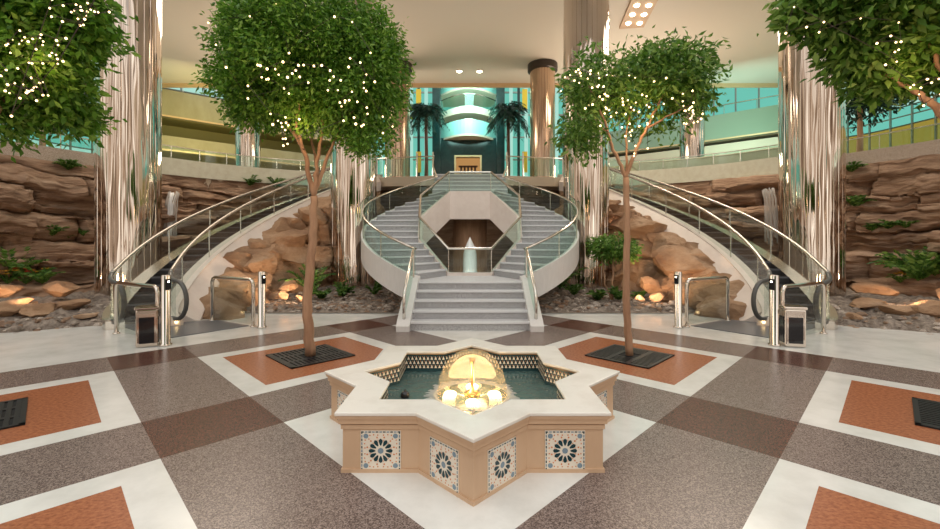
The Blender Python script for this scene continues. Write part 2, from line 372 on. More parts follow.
# rosette tiles, one per face of the star
so = star(1.285, 0)
for i in range(16):
    p, q = Vector(so[i]), Vector(so[(i+1) % 16]); t = (q-p).normalized(); nrm = Vector((t.y, -t.x, 0))
    mid = (p+q)/2
    if nrm.dot(mid-FC) < 0: nrm = -nrm
    c_ = mid+Vector((0, 0, .152)); up = Vector((0, 0, 1)); tb = MB()
    def T(x, y, o): return c_+t*x+up*y+nrm*o
    def poly(pts, o, m): tb.add([T(x, y, o) for x, y in pts], [list(range(len(pts)))], m)
    h_ = .14
    tb.add([T(-h_, -h_, 0), T(h_, -h_, 0), T(h_, h_, 0), T(-h_, h_, 0), T(-h_, -h_, .006), T(h_, -h_, .006), T(h_, h_, .006), T(-h_, h_, .006)],
           [(4, 5, 6, 7), (0, 1, 5, 4), (1, 2, 6, 5), (2, 3, 7, 6), (3, 0, 4, 7)], M['tile_bg'])
    for k in range(12):
        a = 2*math.pi*k/12; ca, sa = math.cos(a), math.sin(a)
        def rr(r, s_): return (r*ca-s_*sa, r*sa+s_*ca)
        poly([rr(.037, -.004), rr(.062, -.0135), rr(.076, -.0125), rr(.085, 0), rr(.076, .0125), rr(.062, .0135), rr(.037, .004)], .0075, M['tile_teal'])
        a += math.pi/12; ca, sa = math.cos(a), math.sin(a)
        poly([rr(.088, 0), rr(.096, -.007), rr(.104, 0), rr(.096, .007)], .0075, M['tile_or'])
        poly([rr(.066, 0), rr(.074, -.003), rr(.082, 0), rr(.074, .003)], .0075, M['tile_or'])
    poly([(.021*math.cos(a), .021*math.sin(a)) for a in [2*math.pi*k/8 for k in range(8)]], .0075, M['tile_bl'])
    for sx in (-1, 1):
        for sy in (-1, 1):
            poly([(sx*.103+.018*math.cos(a), sy*.103+.018*math.sin(a)) for a in [2*math.pi*k/8+.2 for k in range(8)]], .0075, M['tile_bl'])
            for dx, dy in ((.075, .108), (.108, .075), (.082, .082), (.05, .112), (.112, .05), (.02, .11), (.11, .02)):
                poly([(sx*dx-.006, sy*dy), (sx*dx, sy*dy-.006), (sx*dx+.006, sy*dy), (sx*dx, sy*dy+.006)], .0076, M['tile_or'])
    for k in range(11):
        x = -.127+.0254*k
        m_ = M['tile_teal'] if k % 2 == 0 else M['tile_bl']
        for s_ in (-1, 1):
            poly([(x-.009, s_*.131-.004), (x+.009, s_*.131-.004), (x+.009, s_*.131+.004), (x-.009, s_*.131+.004)], .0075, m_)
            poly([(s_*.131-.004, x-.009), (s_*.131-.004, x+.009), (s_*.131+.004, x+.009), (s_*.131+.004, x-.009)], .0075, m_)
    tb.build('tile_panel', fo_, recalc=False)
# water dome
prof = []
for k in range(15):
    a = R(90*k/14); prof.append((.315*math.sin(a)**.85, .235+.385*math.cos(a)))
prof += [(.33, .225), (.345, .216)]
d_ = MB(); d_.lathe(prof, FC, M['dome'], 40); d_.build('water_dome', fo_, smooth=True)
fm = MB(); rows = []
nS = 180; amp = [random.uniform(.0, 1)**1.5 for _ in range(nS)]
for f_ in (0, .25, .5, .75, 1):
    rows.append([(FC.x+math.cos(6.2832*k/nS)*(.315+f_*(.05+.10*amp[k % nS])), FC.y+math.sin(6.2832*k/nS)*(.315+f_*(.05+.10*amp[k % nS])), .214+.02*math.sin(3.1416*f_)*random.uniform(.2, 1)+(.004 if f_ < 1 else 0)) for k in range(nS+1)])
fm.grid(rows, M['foam']); sr = fm.build('splash_ring', fo_, smooth=True)
nz = MB(); nz.lathe([(.016, .08), (.016, .50), (.028, .52), (.03, .545), (.0, .55)], FC, M['brass'], 12)
nz.lathe([(.07, .205), (.07, .24), (.03, .26), (.018, .30)], FC, M['brass'], 16); nz.build('nozzle', fo_, smooth=True)
for k in range(4):
    a = R(-90+90*k); c_ = FC+Vector((.2*math.cos(a), .2*math.sin(a), 0))
    q = MB(); q.lathe([(.05, .2), (.058, .222), (.05, .235), (.0, .24)], c_, M['poollight'], 16); q.build('pool_light', fo_, smooth=True)
lamp('fountain_lamp', 'POINT', (FC.x-.08, FC.y-.05, .36), 3.5, (1, .66, .30), .06)
lamp('fountain_lamp', 'POINT', (FC.x+.08, FC.y+.05, .33), 3.0, (1, .66, .30), .06)
b_ = MB(); bc = W(405, 396, 3.80); b_.lathe([(.04*math.sin(R(a)), -.04*math.cos(R(a))) for a in range(0, 181, 15)], (bc.x, bc.y, .235), M['black'], 20)
b_.lathe([(.006, .03), (.006, .055), (0, .058)], (bc.x, bc.y, .235), M['black'], 8)
tag(b_.build('float_ball', smooth=True), 'small glossy black float ball on the fountain pool at its left', 'float ball')

# ------------------------------------------------------------------ tree grates
gl = {(2.65, 5.85): 'iron grate around the slim trunk behind the fountain, to its left', (5.85, 2.65): 'iron grate around the slim trunk behind the fountain, to its right',
      (-.58, 5.85): 'slotted iron grate cut by the left edge of the photo', (5.85, -.58): 'slotted iron grate cut by the right edge of the photo'}
for (u, v), lab in gl.items():
    x, y = uv(u, v); g = thing('tree_grate', lab, 'tree grate', (x, y, 0), None)
    q = MB(); h_ = .45
    def bar(u0, v0, u1, v1, z0, z1, mt, mb=q): mb.prism([uv(u+u0, v+v0), uv(u+u1, v+v0), uv(u+u1, v+v1), uv(u+u0, v+v1)], z0, z1, mt)
    bar(-h_, -h_, h_, h_, .001, .004, M['pit'])
    for a, b2, c2, d2 in ((-h_, -h_, h_, -h_+.04), (-h_, h_-.04, h_, h_), (-h_, -h_, -h_+.04, h_), (h_-.04, -h_, h_, h_)): bar(a, b2, c2, d2, .001, .016, M['ironw'])
    q.build('frame', g)
    q2 = MB()
    for k in range(14):
        a = -h_+.06+k*(.78/13)
        for lo_, hi_ in ((-h_, -.13), (.13, h_)) if abs(a) < .13 else ((-h_, h_),): bar(a-.018, lo_, a+.018, hi_, .004, .014, M['ironw'], q2)
    for a in (-.15, .15): bar(-h_, a-.03, h_, a+.03, .004, .0145, M['ironw'], q2)
    q2.build('slats', g)

# ------------------------------------------------------------------ trees
def leaves(pts, dirs, size, mat, name, parent, wid=.42, jit=.3):
    n = len(pts); off = np.zeros(3); q = parent
    while q is not None: off += np.array(q.location); q = q.parent
    d = dirs/np.linalg.norm(dirs, axis=1)[:, None]
    r = rng.normal(size=(n, 3)); s = np.cross(d, r); s /= np.linalg.norm(s, axis=1)[:, None]
    nn = np.cross(d, s); Ls = (size*rng.uniform(1-jit, 1+jit, n))[:, None]
    v = np.empty((n, 4, 3)); b = pts-off
    v[:, 0] = b; v[:, 1] = b+d*Ls*.45+s*Ls*wid*.5+nn*Ls*.06; v[:, 2] = b+d*Ls-nn*Ls*.10; v[:, 3] = b+d*Ls*.45-s*Ls*wid*.5+nn*Ls*.06
    me = bpy.data.meshes.new(name); me.vertices.add(n*4); me.vertices.foreach_set('co', v.reshape(-1))
    me.loops.add(n*4); me.loops.foreach_set('vertex_index', np.arange(n*4, dtype=np.int32))
    me.polygons.add(n); me.polygons.foreach_set('loop_start', np.arange(0, n*4, 4, dtype=np.int32))
    me.materials.append(mat); me.update(calc_edges=True); me.validate()
    o = bpy.data.objects.new(name, me); C.objects.link(o); o.parent = parent; return o
def crown_pts(lobes, per_twig=34, spread=.13):
    P = []; D = []
    for (c, rad, ntw, shellmin) in lobes:
        c = np.array(c); rad = np.array(rad)
        for _ in range(ntw):
            q = rng.normal(size=3); q /= np.linalg.norm(q); rr = rng.uniform(shellmin, 1)**.6
            tw = c+q*rad*rr
            lump = 1+.10*noise.noise(Vector(tw)*2.2)
            tw = c+(tw-c)*lump
            p = tw+rng.normal(size=(per_twig, 3))*spread
            P.append(p); D.append(q*np.array([.8, .8, .35])+np.array([0, 0, -.45])+rng.normal(size=(per_twig, 3))*.55)
    return np.vstack(P), np.vstack(D)
def limb(pts, r0, r1, wob=.015, n=7, seg=7):
    pts = [Vector(p) for p in pts]; out = []
    for i in range(len(pts)-1):
        for k in range(seg): out.append(pts[i].lerp(pts[i+1], k/seg))
    out.append(pts[-1]); m = len(out)
    sm = [out[0]]+[(out[i-1]+out[i]*2+out[i+1])/4 for i in range(1, m-1)]+[out[-1]]
    sm = [p+Vector((random.uniform(-wob, wob), random.uniform(-wob, wob), 0))*(0 if i in (0,) else 1) for i, p in enumerate(sm)]
    return MB().tube(sm, [r0+(r1-r0)*i/(m-1) for i in range(m)], M['bark'], n)
bulb_me = None
def make_bulb():
    global bulb_me
    q = MB(); r = .0125
    q.lathe([(r*math.sin(R(a)), -r*math.cos(R(a))) for a in range(0, 181, 30)], (0, 0, 0), M['bulb'], 8)
    o = q.build('bulb', smooth=True); bulb_me = o.data; bpy.data.objects.remove(o)
make_bulb()
def fairy(label, pts, anchor, sc_=1.0):
    g = thing('fairy_light_string', label, 'fairy lights', anchor)
    q = MB(); path = []
    for i, p in enumerate(pts): path.append(p); 
    q.tube(path, .003, M['wire'], 4); q.build('wire', g)
    for p in pts:
        o = bpy.data.objects.new('bulb', bulb_me); C.objects.link(o); o.parent = g; o.location = Vector(p)-Vector(anchor)+Vector((0, 0, -.012)); o.scale = (sc_*random.uniform(.7, 1.15),)*3
def near_chain(pts):
    pts = [Vector(p) for p in pts]; cur = pts.pop(0); out = [cur]
    while pts:
        j = min(range(len(pts)), key=lambda i: (pts[i]-cur).length); cur = pts.pop(j); out.append(cur)
    return out

def tree(base, label, trunk, branches, lobes, leafsize, per, spread, mat, name='ficus_tree', wid=.42):
    t = thing(name, label, 'tree', base)
    o = limb(*trunk).build('trunk', t, smooth=True)
    for b in branches: limb(*b).build('branch', t, smooth=True)
    P, D = crown_pts(lobes, per, spread)
    leaves(P, D, leafsize, mat, 'foliage', t, wid); return t
# dense dome tree, left of the fountain
x, y = uv(2.65, 5.85); B1 = Vector((x, y, .0145))
fk = W(314, 196, 5.99)
tree(B1, 'dense dome crowned ficus with twinkling lights behind the fountain on the left', ([B1, W(307, 300, 5.97), W(313, 240, 6), fk], .075, .05, .012),
     [([fk, W(304, 150, 5.95), W(285, 118, 5.9), W(262, 95, 5.8)], .038, .012), ([fk, W(318, 160, 6), W(322, 125, 6.1), W(330, 90, 6.1)], .034, .012),
      ([fk, W(330, 150, 6.1), W(345, 120, 6.2), W(370, 90, 6.3)], .03, .01), ([fk, W(318, 175, 6.2), W(310, 130, 6.5), W(290, 80, 6.8)], .03, .01),
      ([W(304, 150, 5.95), W(296, 128, 5.8), W(300, 100, 5.6)], .024, .01)],
     [(W(310, 60, 6), (1.18, 1.1, .98), 560, .25), (W(272, 88, 6), (.74, .8, .55), 150, .3), (W(355, 98, 6), (.66, .8, .60), 140, .3), (W(370, 140, 6), (.36, .45, .22), 30, .3), (W(256, 112, 6), (.34, .4, .18), 24, .3),
      (W(308, 20, 6), (1.1, 1.0, .5), 140, .4), (W(244, 62, 6), (.46, .5, .60), 110, .3), (W(374, 66, 6), (.44, .5, .62), 110, .3)], .072, 52, .085, M['leafA'])
# looser tree, right of the fountain
x, y = uv(5.85, 2.65); B2 = Vector((x, y, .0145)); fk2 = W(626, 178, 6)
tree(B2, 'loose ficus with a thin forked trunk behind the fountain on the right', ([B2, W(626, 300, 6), W(627, 240, 6), fk2], .055, .042, .008),
     [([fk2, W(613, 150, 6), W(604, 120, 5.95), W(588, 85, 5.9)], .03, .01), ([fk2, W(636, 150, 6), W(650, 120, 6), W(672, 80, 6.1)], .032, .01),
      ([fk2, W(626, 140, 6.2), W(632, 100, 6.4)], .02, .008), ([W(645, 130, 6), W(664, 118, 6), W(690, 105, 6)], .018, .008), ([W(606, 130, 5.95), W(590, 122, 5.8), W(572, 110, 5.8)], .018, .008)],
     [(W(600, 84, 6), (.50, .6, .42), 84, .2), (W(672, 78, 6), (.52, .6, .40), 84, .2), (W(637, 88, 6.2), (.6, .6, .36), 60, .2), (W(580, 128, 6), (.24, .4, .36), 40, .2), (W(692, 92, 6), (.20, .3, .28), 34, .2), (W(655, 124, 6.4), (.42, .35, .14), 14, .2),
      (W(655, 55, 6), (.38, .35, .14), 22, .1), (W(694, 60, 6), (.16, .2, .14), 12, .1)], .095, 28, .10, M['leafB'], wid=.4)
# near trees cut by the frame's edges
for s in (-1, 1):
    B = Vector((s*4.44, 3.74, .0145)); cx = lambda p: p if s < 0 else 940-p
    f1 = Vector((s*4.40, 3.74, 2.35)); Y = 3.76
    if s < 0:
        lob = [(W(0, 0, 3.8), (.56, .6, .52), 210, .2), (W(72, 20, 3.9), (.26, .32, .34), 100, .2), (W(30, 72, 3.8), (.36, .5, .26), 80, .2), (W(-60, 40, 3.7), (.7, .8, .9), 130, .3), (W(66, 112, 4.1), (.16, .25, .11), 30, .2), (W(15, 105, 4), (.28, .3, .15), 40, .1)]
        lab = 'near ficus with a broad leafy crown cut by the left edge of the photo'
        br = [([f1, W(0, 60, 3.75), W(40, 38, 3.8), W(80, 20, 3.9)], .04, .012), ([f1, W(10, 90, 3.8), W(45, 70, 3.8), W(62, 48, 3.9)], .03, .01), ([f1, W(-50, 40, 3.7), W(-60, 0, 3.7)], .04, .015)]
    else:
        lob = [(W(872, 0, 3.8), (.48, .5, .30), 150, .2), (W(920, 25, 3.8), (.40, .5, .32), 110, .2), (W(812, 0, 3.9), (.17, .28, .14), 40, .2), (W(1010, 20, 3.7), (.7, .8, .65), 120, .3), (W(860, 46, 3.9), (.20, .25, .17), 54, .2), (W(880, 78, 4), (.20, .2, .07), 30, .2), (W(930, 70, 4), (.18, .22, .08), 16, .2)]
        lab = 'near ficus with glossy drooping leaves cut by the right edge of the photo'
        br = [([f1, W(935, 105, 3.75), W(915, 92, 3.8), W(880, 70, 3.9)], .04, .012), ([f1, W(950, 80, 3.7), W(930, 50, 3.7), W(900, 20, 3.8)], .03, .01), ([f1, W(1000, 40, 3.7), W(990, 0, 3.7)], .04, .015)]
    tree(B, lab, ([B, Vector((s*4.46, 3.74, 1.2)), f1], .085, .06), br, lob, .085 if s < 0 else .10, 40, .085, M['leafB'] if s > 0 else M['leafA'], wid=.46)
# fairy lights
def pick(boxes, n, Y0, Y1):
    out = []
    for k in range(n):
        a = random.choice(boxes); px = random.gauss(a[0], a[2]); py = random.gauss(a[1], a[3]); out.append(W(px, py, random.uniform(Y0, Y1)))
    return near_chain(out)
fairy('warm fairy lights strung through the dense dome crowned ficus', pick([(268, 72, 14, 14), (318, 65, 20, 10), (345, 85, 14, 14), (285, 125, 10, 14), (360, 110, 20, 14), (300, 30, 50, 15)], 78, 4.75, 5.2), B1)
fairy('warm fairy lights strung through the loose forked ficus', pick([(650, 90, 24, 14), (640, 110, 16, 16), (585, 75, 14, 8), (690, 110, 8, 10), (635, 135, 8, 14), (610, 105, 14, 14)], 92, 5.3, 5.75), B2)
fairy('warm fairy lights in the near ficus at the left edge', pick([(40, 50, 14, 12), (85, 10, 12, 6), (25, 90, 14, 8), (60, 25, 20, 12), (10, 60, 10, 20)], 80, 3.25, 3.6), Vector((-4.44, 3.74, .0145)), .62)
fairy('warm fairy lights in the near ficus at the right edge', pick([(905, 50, 20, 12), (860, 25, 20, 14), (925, 85, 10, 10), (800, 20, 16, 14)], 24, 3.3, 3.6), Vector((4.44, 3.74, .0145)), .62)
for nm, p, e_ in (('fairy_glow', W(300, 125, 5.6), 10), ('fairy_glow', W(640, 115, 5.8), 14), ('fairy_glow', W(40, 60, 3.6), 8), ('fairy_glow', W(915, 70, 3.6), 6)):
    lamp(nm, 'POINT', p, e_, (1, .62, .3), .25)

# ------------------------------------------------------------------ grand staircase
SC = Vector((0, 12, 0)); RO = 2.9
def pol(r, th, s=1): return (s*r*math.sin(R(th)), 12-r*math.cos(R(th)))
OCT = [(.56, 10.6), (1.43, 11.5), (1.5, 12.5), (.68, 13.4)]
octa = [(-.56, 10.6)]+OCT+[(-.68, 13.4), (-1.5, 12.5), (-1.43, 11.5)]   # counter-clockwise from front left
def rin(th):
    d = Vector((math.sin(R(th)), -math.cos(R(th)))); best = None
    for i in range(8):
        a = Vector(octa[i])-Vector((0, 12)); b = Vector(octa[(i+1) % 8])-Vector((0, 12)); e2 = b-a
        den = d.x*e2.y-d.y*e2.x
        if abs(den) < 1e-9: continue
        t = (a.x*e2.y-a.y*e2.x)/den; u = (a.x*d.y-a.y*d.x)/den
        if t > 0 and -1e-6 <= u <= 1+1e-6: best = t
    return best
TH0, TH1, NS = 24.0, 160.0, 15; Z0 = .78; RZ = .165
def zs(th): return Z0+max(0, min(1, (th-TH0)/(TH1-TH0)))*NS*RZ
ZT = Z0+NS*RZ
st = thing('grand_staircase', 'pale granite double staircase curling around an octagonal well', 'staircase', (0, 12, 0))
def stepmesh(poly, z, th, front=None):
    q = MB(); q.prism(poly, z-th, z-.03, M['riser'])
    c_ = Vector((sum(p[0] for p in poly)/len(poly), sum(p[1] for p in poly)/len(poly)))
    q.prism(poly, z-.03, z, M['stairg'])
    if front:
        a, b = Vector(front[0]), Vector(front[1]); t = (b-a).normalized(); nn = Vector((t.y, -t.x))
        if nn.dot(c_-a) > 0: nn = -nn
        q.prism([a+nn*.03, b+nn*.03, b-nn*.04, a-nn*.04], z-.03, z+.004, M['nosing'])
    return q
for k in range(4):
    y0 = 7.75+.3*k; z = .156*(k+1); pl = [(-1.09, y0), (1.09, y0), (1.09, 9.2), (-1.09, 9.2)]
    stepmesh(pl, z, z if k == 0 else .156, ((-1.09, y0), (1.09, y0))).build('step', st)
lp = [(-1.09, 8.95), (1.09, 8.95)]+[pol(RO, t) for t in (24, 16, 8)][:1]+[(rin(24)*math.sin(R(24)), 12-rin(24)*math.cos(R(24))), (.56, 10.6), (-.56, 10.6), (-rin(24)*math.sin(R(24)), 12-rin(24)*math.cos(R(24))), pol(RO, 24, -1)]
stepmesh(lp, Z0, .18, ((-1.09, 8.95), (1.09, 8.95))).build('landing', st)
for s in (-1, 1):
    for k in range(NS):
        a, b = TH0+k*(TH1-TH0)/NS, TH0+(k+1)*(TH1-TH0)/NS; mid = (a+b)/2
        pl = [pol(rin(a), a, s), pol(RO, a, s), pol(RO, mid, s), pol(RO, b, s), pol(rin(b), b, s)]
        stepmesh(pl, Z0+RZ*(k+1), RZ+.12, (pol(rin(a), a, s), pol(RO-.02, a, s))).build('step', st)
pl = [pol(rin(TH1), TH1, -1), pol(RO, TH1, -1), (-.5, 15.05), (.5, 15.05), pol(RO, TH1, 1), pol(rin(TH1), TH1, 1)]
stepmesh(pl, ZT, .25).build('landing', st)
for k in range(5):
    y0 = 14.3+.28*k; z = ZT+(4.1-ZT)/5*(k+1)
    stepmesh([(-1.27, y0), (1.27, y0), (1.27, 15.72), (-1.27, 15.72)], z, .17, ((-1.27, y0), (1.27, y0))).build('step', st)
for s in (-1, 1):
    # lower stringer, outer fascia, soffit, inner well wall
    q = MB(); ys = [7.62, 7.75, 9.0, 9.32]; tp = [.10, .20, .86, .88]
    a, b = s*1.09, s*1.33
    sec = [[(a, y_, 0), (b, y_, 0), (b, y_, t_), (a, y_, t_)] for y_, t_ in zip(ys, tp)]
    q.sweep(sec, M['fascia']); q.build('stringer', st)
    q = MB(); sec = []
    for k in range(47):
        th = 23+k*142/46; z1 = zs(th)+.10; z0 = max(.18, zs(th)-.50)
        o, i = pol(RO+.09, th, s), pol(RO, th, s)
        sec.append([(*i, z0), (*o, z0), (*o, z1), (*i, z1)])
    smooth_angle(q.sweep(sec, M['fascia']).build('outer_fascia', st))
    q = MB(); q.grid([[(*pol(rin(th), th, s), max(.17, zs(th)-.47)), (*pol(RO, th, s), max(.17, zs(th)-.47))] for th in [24+k*3.4 for k in range(41)]], M['fascia'])
    q.build('soffit', st)
    # outer glass
    q = MB(); q2 = MB(); sec = []; rail = []
    for k in range(45):
        th = 24+k*133/44; z1 = zs(th)+.66; z0 = zs(th)+.09
        o, i = pol(RO+.055, th, s), pol(RO+.04, th, s)
        sec.append([(*i, z0), (*o, z0), (*o, z1), (*i, z1)]); rail.append((*pol(RO+.045, th, s), z1+.03))
    smooth_angle(q.sweep(sec, M['glass']).build('glass_panel', st))
    rail = rail+[(s*1.33, 15.2, 4.35), (s*1.33, 15.5, 4.75), (s*1.33, 15.75, 4.83)]
    # lower flight rail joins the wing rail
    low = [(s*1.21, 7.78, .18), (s*1.21, 7.78, .60), (s*1.21, 7.84, .70), (s*1.21, 9.0, 1.42), (s*1.22, 9.15, 1.47)]
    q2.tube(low+rail[0:], .03, M['steel'], 8); q2.build('handrail', st, smooth=True)
    q = MB(); g = [(s*1.205, 7.82), (s*1.205, 9.02)]
    q.add([(s*1.205, 7.82, .24), (s*1.205, 9.02, .87), (s*1.205, 9.02, 1.40), (s*1.205, 7.82, .66), (s*1.217, 7.82, .24), (s*1.217, 9.02, .87), (s*1.217, 9.02, 1.40), (s*1.217, 7.82, .66)],
          [(0, 1, 2, 3), (4, 5, 6, 7), (0, 1, 5, 4), (3, 2, 6, 7), (0, 3, 7, 4), (1, 2, 6, 5)], M['glass']); q.build('glass_panel', st)
    q = MB(); q.tube([(s*1.21, 9.08, .86), (s*1.21, 9.08, 1.45)], .022, M['steel']); q.build('post', st)
    # brackets
    q = MB()
    for th in (45, 70, 95, 120, 145): q.tube([(*pol(RO+.045, th, s), zs(th)+.08), (*pol(RO+.045, th, s), zs(th)+.69)], .012, M['steel'], 6)
    q.build('baluster', st)
# octagonal well
def octz(p):
    th = math.degrees(math.atan2(abs(p[0]), 12-p[1])); return zs(th)
OF = [(p, octz(p)) for p in octa]
def inset(p, d): v = Vector(p)-Vector((0, 12)); v = v*(1-d/v.length); return (v.x, v.y+12)
q = MB(); n8 = 8
for d0, d1, zt, zb, mt in ((0, .14, .08, -.80, M['pink']),):
    A = [(*p, z+zt) for p, z in OF]; Bv = [(*inset(p, d1), z+zt) for p, z in OF]; Cv = [(*inset(p, d1), z+zb) for p, z in OF]; Dv = [(*p, z+zb) for p, z in OF]
    vs = A+Bv+Cv+Dv; fs = []
    for i in range(8):
        j = (i+1) % 8; fs += [(i, j, j+8, i+8), (i+8, j+8, j+16, i+16), (i+16, j+16, j+24, i+24), (i+24, j+24, j, i)]
    q.add(vs, fs, mt)
q.build('well_wall', st)
for i in range(8):
    j = (i+1) % 8; (p, z), (p2, z2) = OF[i], OF[j]
    a, b = inset(p, .05), inset(p2, .05); a2, b2 = inset(p, .065), inset(p2, .065); q = MB()
    lo_, hi_ = .08, .66
    q.add([(*a, z+lo_), (*b, z2+lo_), (*b, z2+hi_), (*a, z+hi_), (*a2, z+lo_), (*b2, z2+lo_), (*b2, z2+hi_), (*a2, z+hi_)],
          [(0, 1, 2, 3), (4, 5, 6, 7), (0, 1, 5, 4), (3, 2, 6, 7), (0, 3, 7, 4), (1, 2, 6, 5)], M['glass']); q.build('glass_panel', st)
    q = MB(); q.tube([(*inset(p, .06), z+.05), (*inset(p, .06), z+.66)], .012, M['steel'], 6); q.build('post', st)
q = MB(); q.tube([(*inset(p, .055), z+.68) for p, z in OF], .035, M['steel'], 8, closed=True); q.build('handrail', st)
# centre pillar under the stairs and its water jet
q = MB(); q.lathe([(.62, 0), (.58, .1), (.56, 2.7)], (0, 14.35, .0), M['bark'], 24)
tag(q.build('stone_pillar', smooth=True), 'brown round pillar in the dark under the staircase well', 'pillar')
q = MB(); q.lathe([(.22, 0), (.21, .5), (.20, .9), (.185, 1.2), (.13, 1.4), (.06, 1.55), (.0, 1.68)], (0, 12.0, .1), M['jet'], 14)
tag(q.build('water_jet', smooth=True), 'white foaming water jet rising inside the octagonal well', 'water jet')

# ------------------------------------------------------------------ curved escalators
EA, EB = 65.0, 144.0; EY = 11.0
def ez(th):
    t = (th-EA)/(EB-EA)
    w_ = .07
    if t <= -w_: return 0.
    if t >= 1+w_: return 4.1
    if t < w_: return 4.1*(t+w_)**2/(4*w_)
    if t > 1-w_: return 4.1*(1-(1+w_-t)**2/(4*w_))
    return 4.1*t
def pe(r, th, s=1):                     # escalator plan curve: an arc whose lowest metre bends towards the gates
    if th >= 68: return (s*r*math.sin(R(th)), EY-r*math.cos(R(th)))
    x, y = r*math.sin(R(68)), EY-r*math.cos(R(68)); n_ = 12; L_ = (68-th)/8*.55
    for k in range(n_):
        a = R(-68+39*(k+.5)/n_*L_/.55); x -= math.cos(a)*L_/n_; y += math.sin(a)*L_/n_
    return (s*x, y)
for s in (-1, 1):
    lab = SIDE[s]
    es = thing('curved_escalator', f'curved escalator with dark steps sweeping up on the {lab} side', 'escalator', (s*6.4, 8.6, 0))
    THS = [60, 61, 62, 63, 64, 65, 66, 67, 68]+[70+k*2 for k in range(40)]
    def swp(fn, name, mat, ths=THS, smooth=True):
        q = MB(); q.sweep([[(*pe(r, th, s), z) for r, z in fn(th)] for th in ths], mat); o = q.build(name, es)
        return smooth_angle(o) if smooth else o
    RI, RX = 6.5, 7.45; a0, a1 = RI+.16, RX-.16
    for k in range(26):
        a = 69+k*2.95; b = a+2.95; z = ez(b)+.02
        q = MB(); q.prism([pe(a0, a, s), pe(a1, a, s), pe(a1, b, s), pe(a0, b, s)], z-.3, z, M['step'])
        q.prism([pe(a0, a-.10, s), pe(a1, a-.10, s), pe(a1, a+.22, s), pe(a0, a+.22, s)], z-.03, z+.004, M['stepedge'])
        for j in range(11):
            r_ = a0+.03+j*.054; q.prism([pe(r_, a, s), pe(r_+.02, a, s), pe(r_+.02, b, s), pe(r_, b, s)], z, z+.008, M['step'])
        q.build('step', es)
    for nm, r0, r1 in (('inner_skirt', RI-.13, a0), ('outer_skirt', a1, RX+.13)):
        swp(lambda th: [(r0, max(.001, ez(th)-.35)), (r1, max(.001, ez(th)-.35)), (r1, ez(th)+.16), (r0, ez(th)+.16)], nm, M['pink'] if nm == 'inner_skirt' else M['steel'])
    swp(lambda th: [(RI-.13, ez(th)+.13), (RI-.13, max(0.001, ez(th)-.3)), (RI-.50, max(0.001, ez(th)-.5)), (RI-.50, max(.02, ez(th)-.16)), (RI-.42, max(.03, ez(th)-.10))], 'marble_curb', M['pink'], [66+k*2 for k in range(41)])
    swp(lambda th: [(RI-.45, 0.0), (RI-.1, 0.0), (RI-.1, max(.02, ez(th)-.25)), (RI-.45, max(.02, ez(th)-.32))], 'inner_casing', M['boulder'], [72+k*2 for k in range(38)])
    swp(lambda th: [(a1, 0.0), (RX+.15, 0.0), (RX+.15, max(.05, ez(th)+.08)), (a1, max(.02, ez(th)-.3))], 'outer_casing', M['pink'], [68+k*2 for k in range(40)])
    for nm, r in (('inner', RI), ('outer', RX)):
        swp(lambda th: [(r-.006, ez(th)+.14), (r+.006, ez(th)+.14), (r+.006, ez(th)+.84), (r-.006, ez(th)+.84)], 'glass_panel', M['glass2'])
        path = [(*pe(r, th, s), ez(th)+.88) for th in THS[::-1]]
        c0 = Vector((*pe(r, 60, s), 0)); tn = Vector((-s*math.cos(R(29)), -math.sin(R(29)), 0)); rr_ = .37
        for a in range(80, -100, -15): path.append(tuple(c0+tn*(rr_*math.cos(R(a))+.02)+Vector((0, 0, .51+rr_*math.sin(R(a))))))
        path += [(*pe(r, t_, s), .14) for t_ in (62, 65)]
        q = MB(); q.tube(path[:42], .036, M['handrail'], 8); q.tube(path[41:], .042, M['rubber'], 8); hr = q.build('handrail', es, smooth=True)
        q = MB(); loop = [tuple(c0+tn*((rr_-.05)*math.cos(R(a))+.02)+Vector((0, 0, .51+(rr_-.05)*math.sin(R(a))))) for a in range(90, -100, -15)]
        vs = [Vector(p) for p in loop]+[tuple(c0+Vector((0, 0, .2))), tuple(c0+Vector((0, 0, .82)))]
        q.add(vs, [list(range(len(vs)))], M['glass2']); q.build('newel_glass', es)
        q = MB()
        for th in range(74, 146, 12): q.tube([(*pe(r, th, s), ez(th)+.1), (*pe(r, th, s), ez(th)+.86)], .014, M['steel'], 6)
        q.build('baluster', es)
    q = MB(); q.prism([(s*5.02, 7.14), (s*4.26, 8.17), (s*5.3, 8.80), pe(a0, 66, s), pe(a0, 70, s), pe(a1, 70, s), pe(a1, 66, s), (s*6.1, 7.72)], .002, .012, M['mat']); q.build('landing_plate', es)
    q = MB(); q.prism([pe(a0, 68.2, s), pe(a1, 68.2, s), pe(a1, 69.6, s), pe(a0, 69.6, s)], .012, .05, M['steel']); q.build('comb_plate', es)
    q = MB(); q.sweep([[(*pe(RI+dr, t_, s), z) for dr, z in ((-.07, .012), (.07, .012), (.07, .14), (-.07, .14))] for t_ in (60.5, 63, 66)], M['black']); q.build('newel_base', es)
    e1 = pe(RI, 60, s); q = MB(); q.box((e1[0]+tn.x*.03, e1[1]+tn.y*.03, .08), (.05, .03, .04), M['bulb'], s*R(29)); q.build('indicator_light', es)

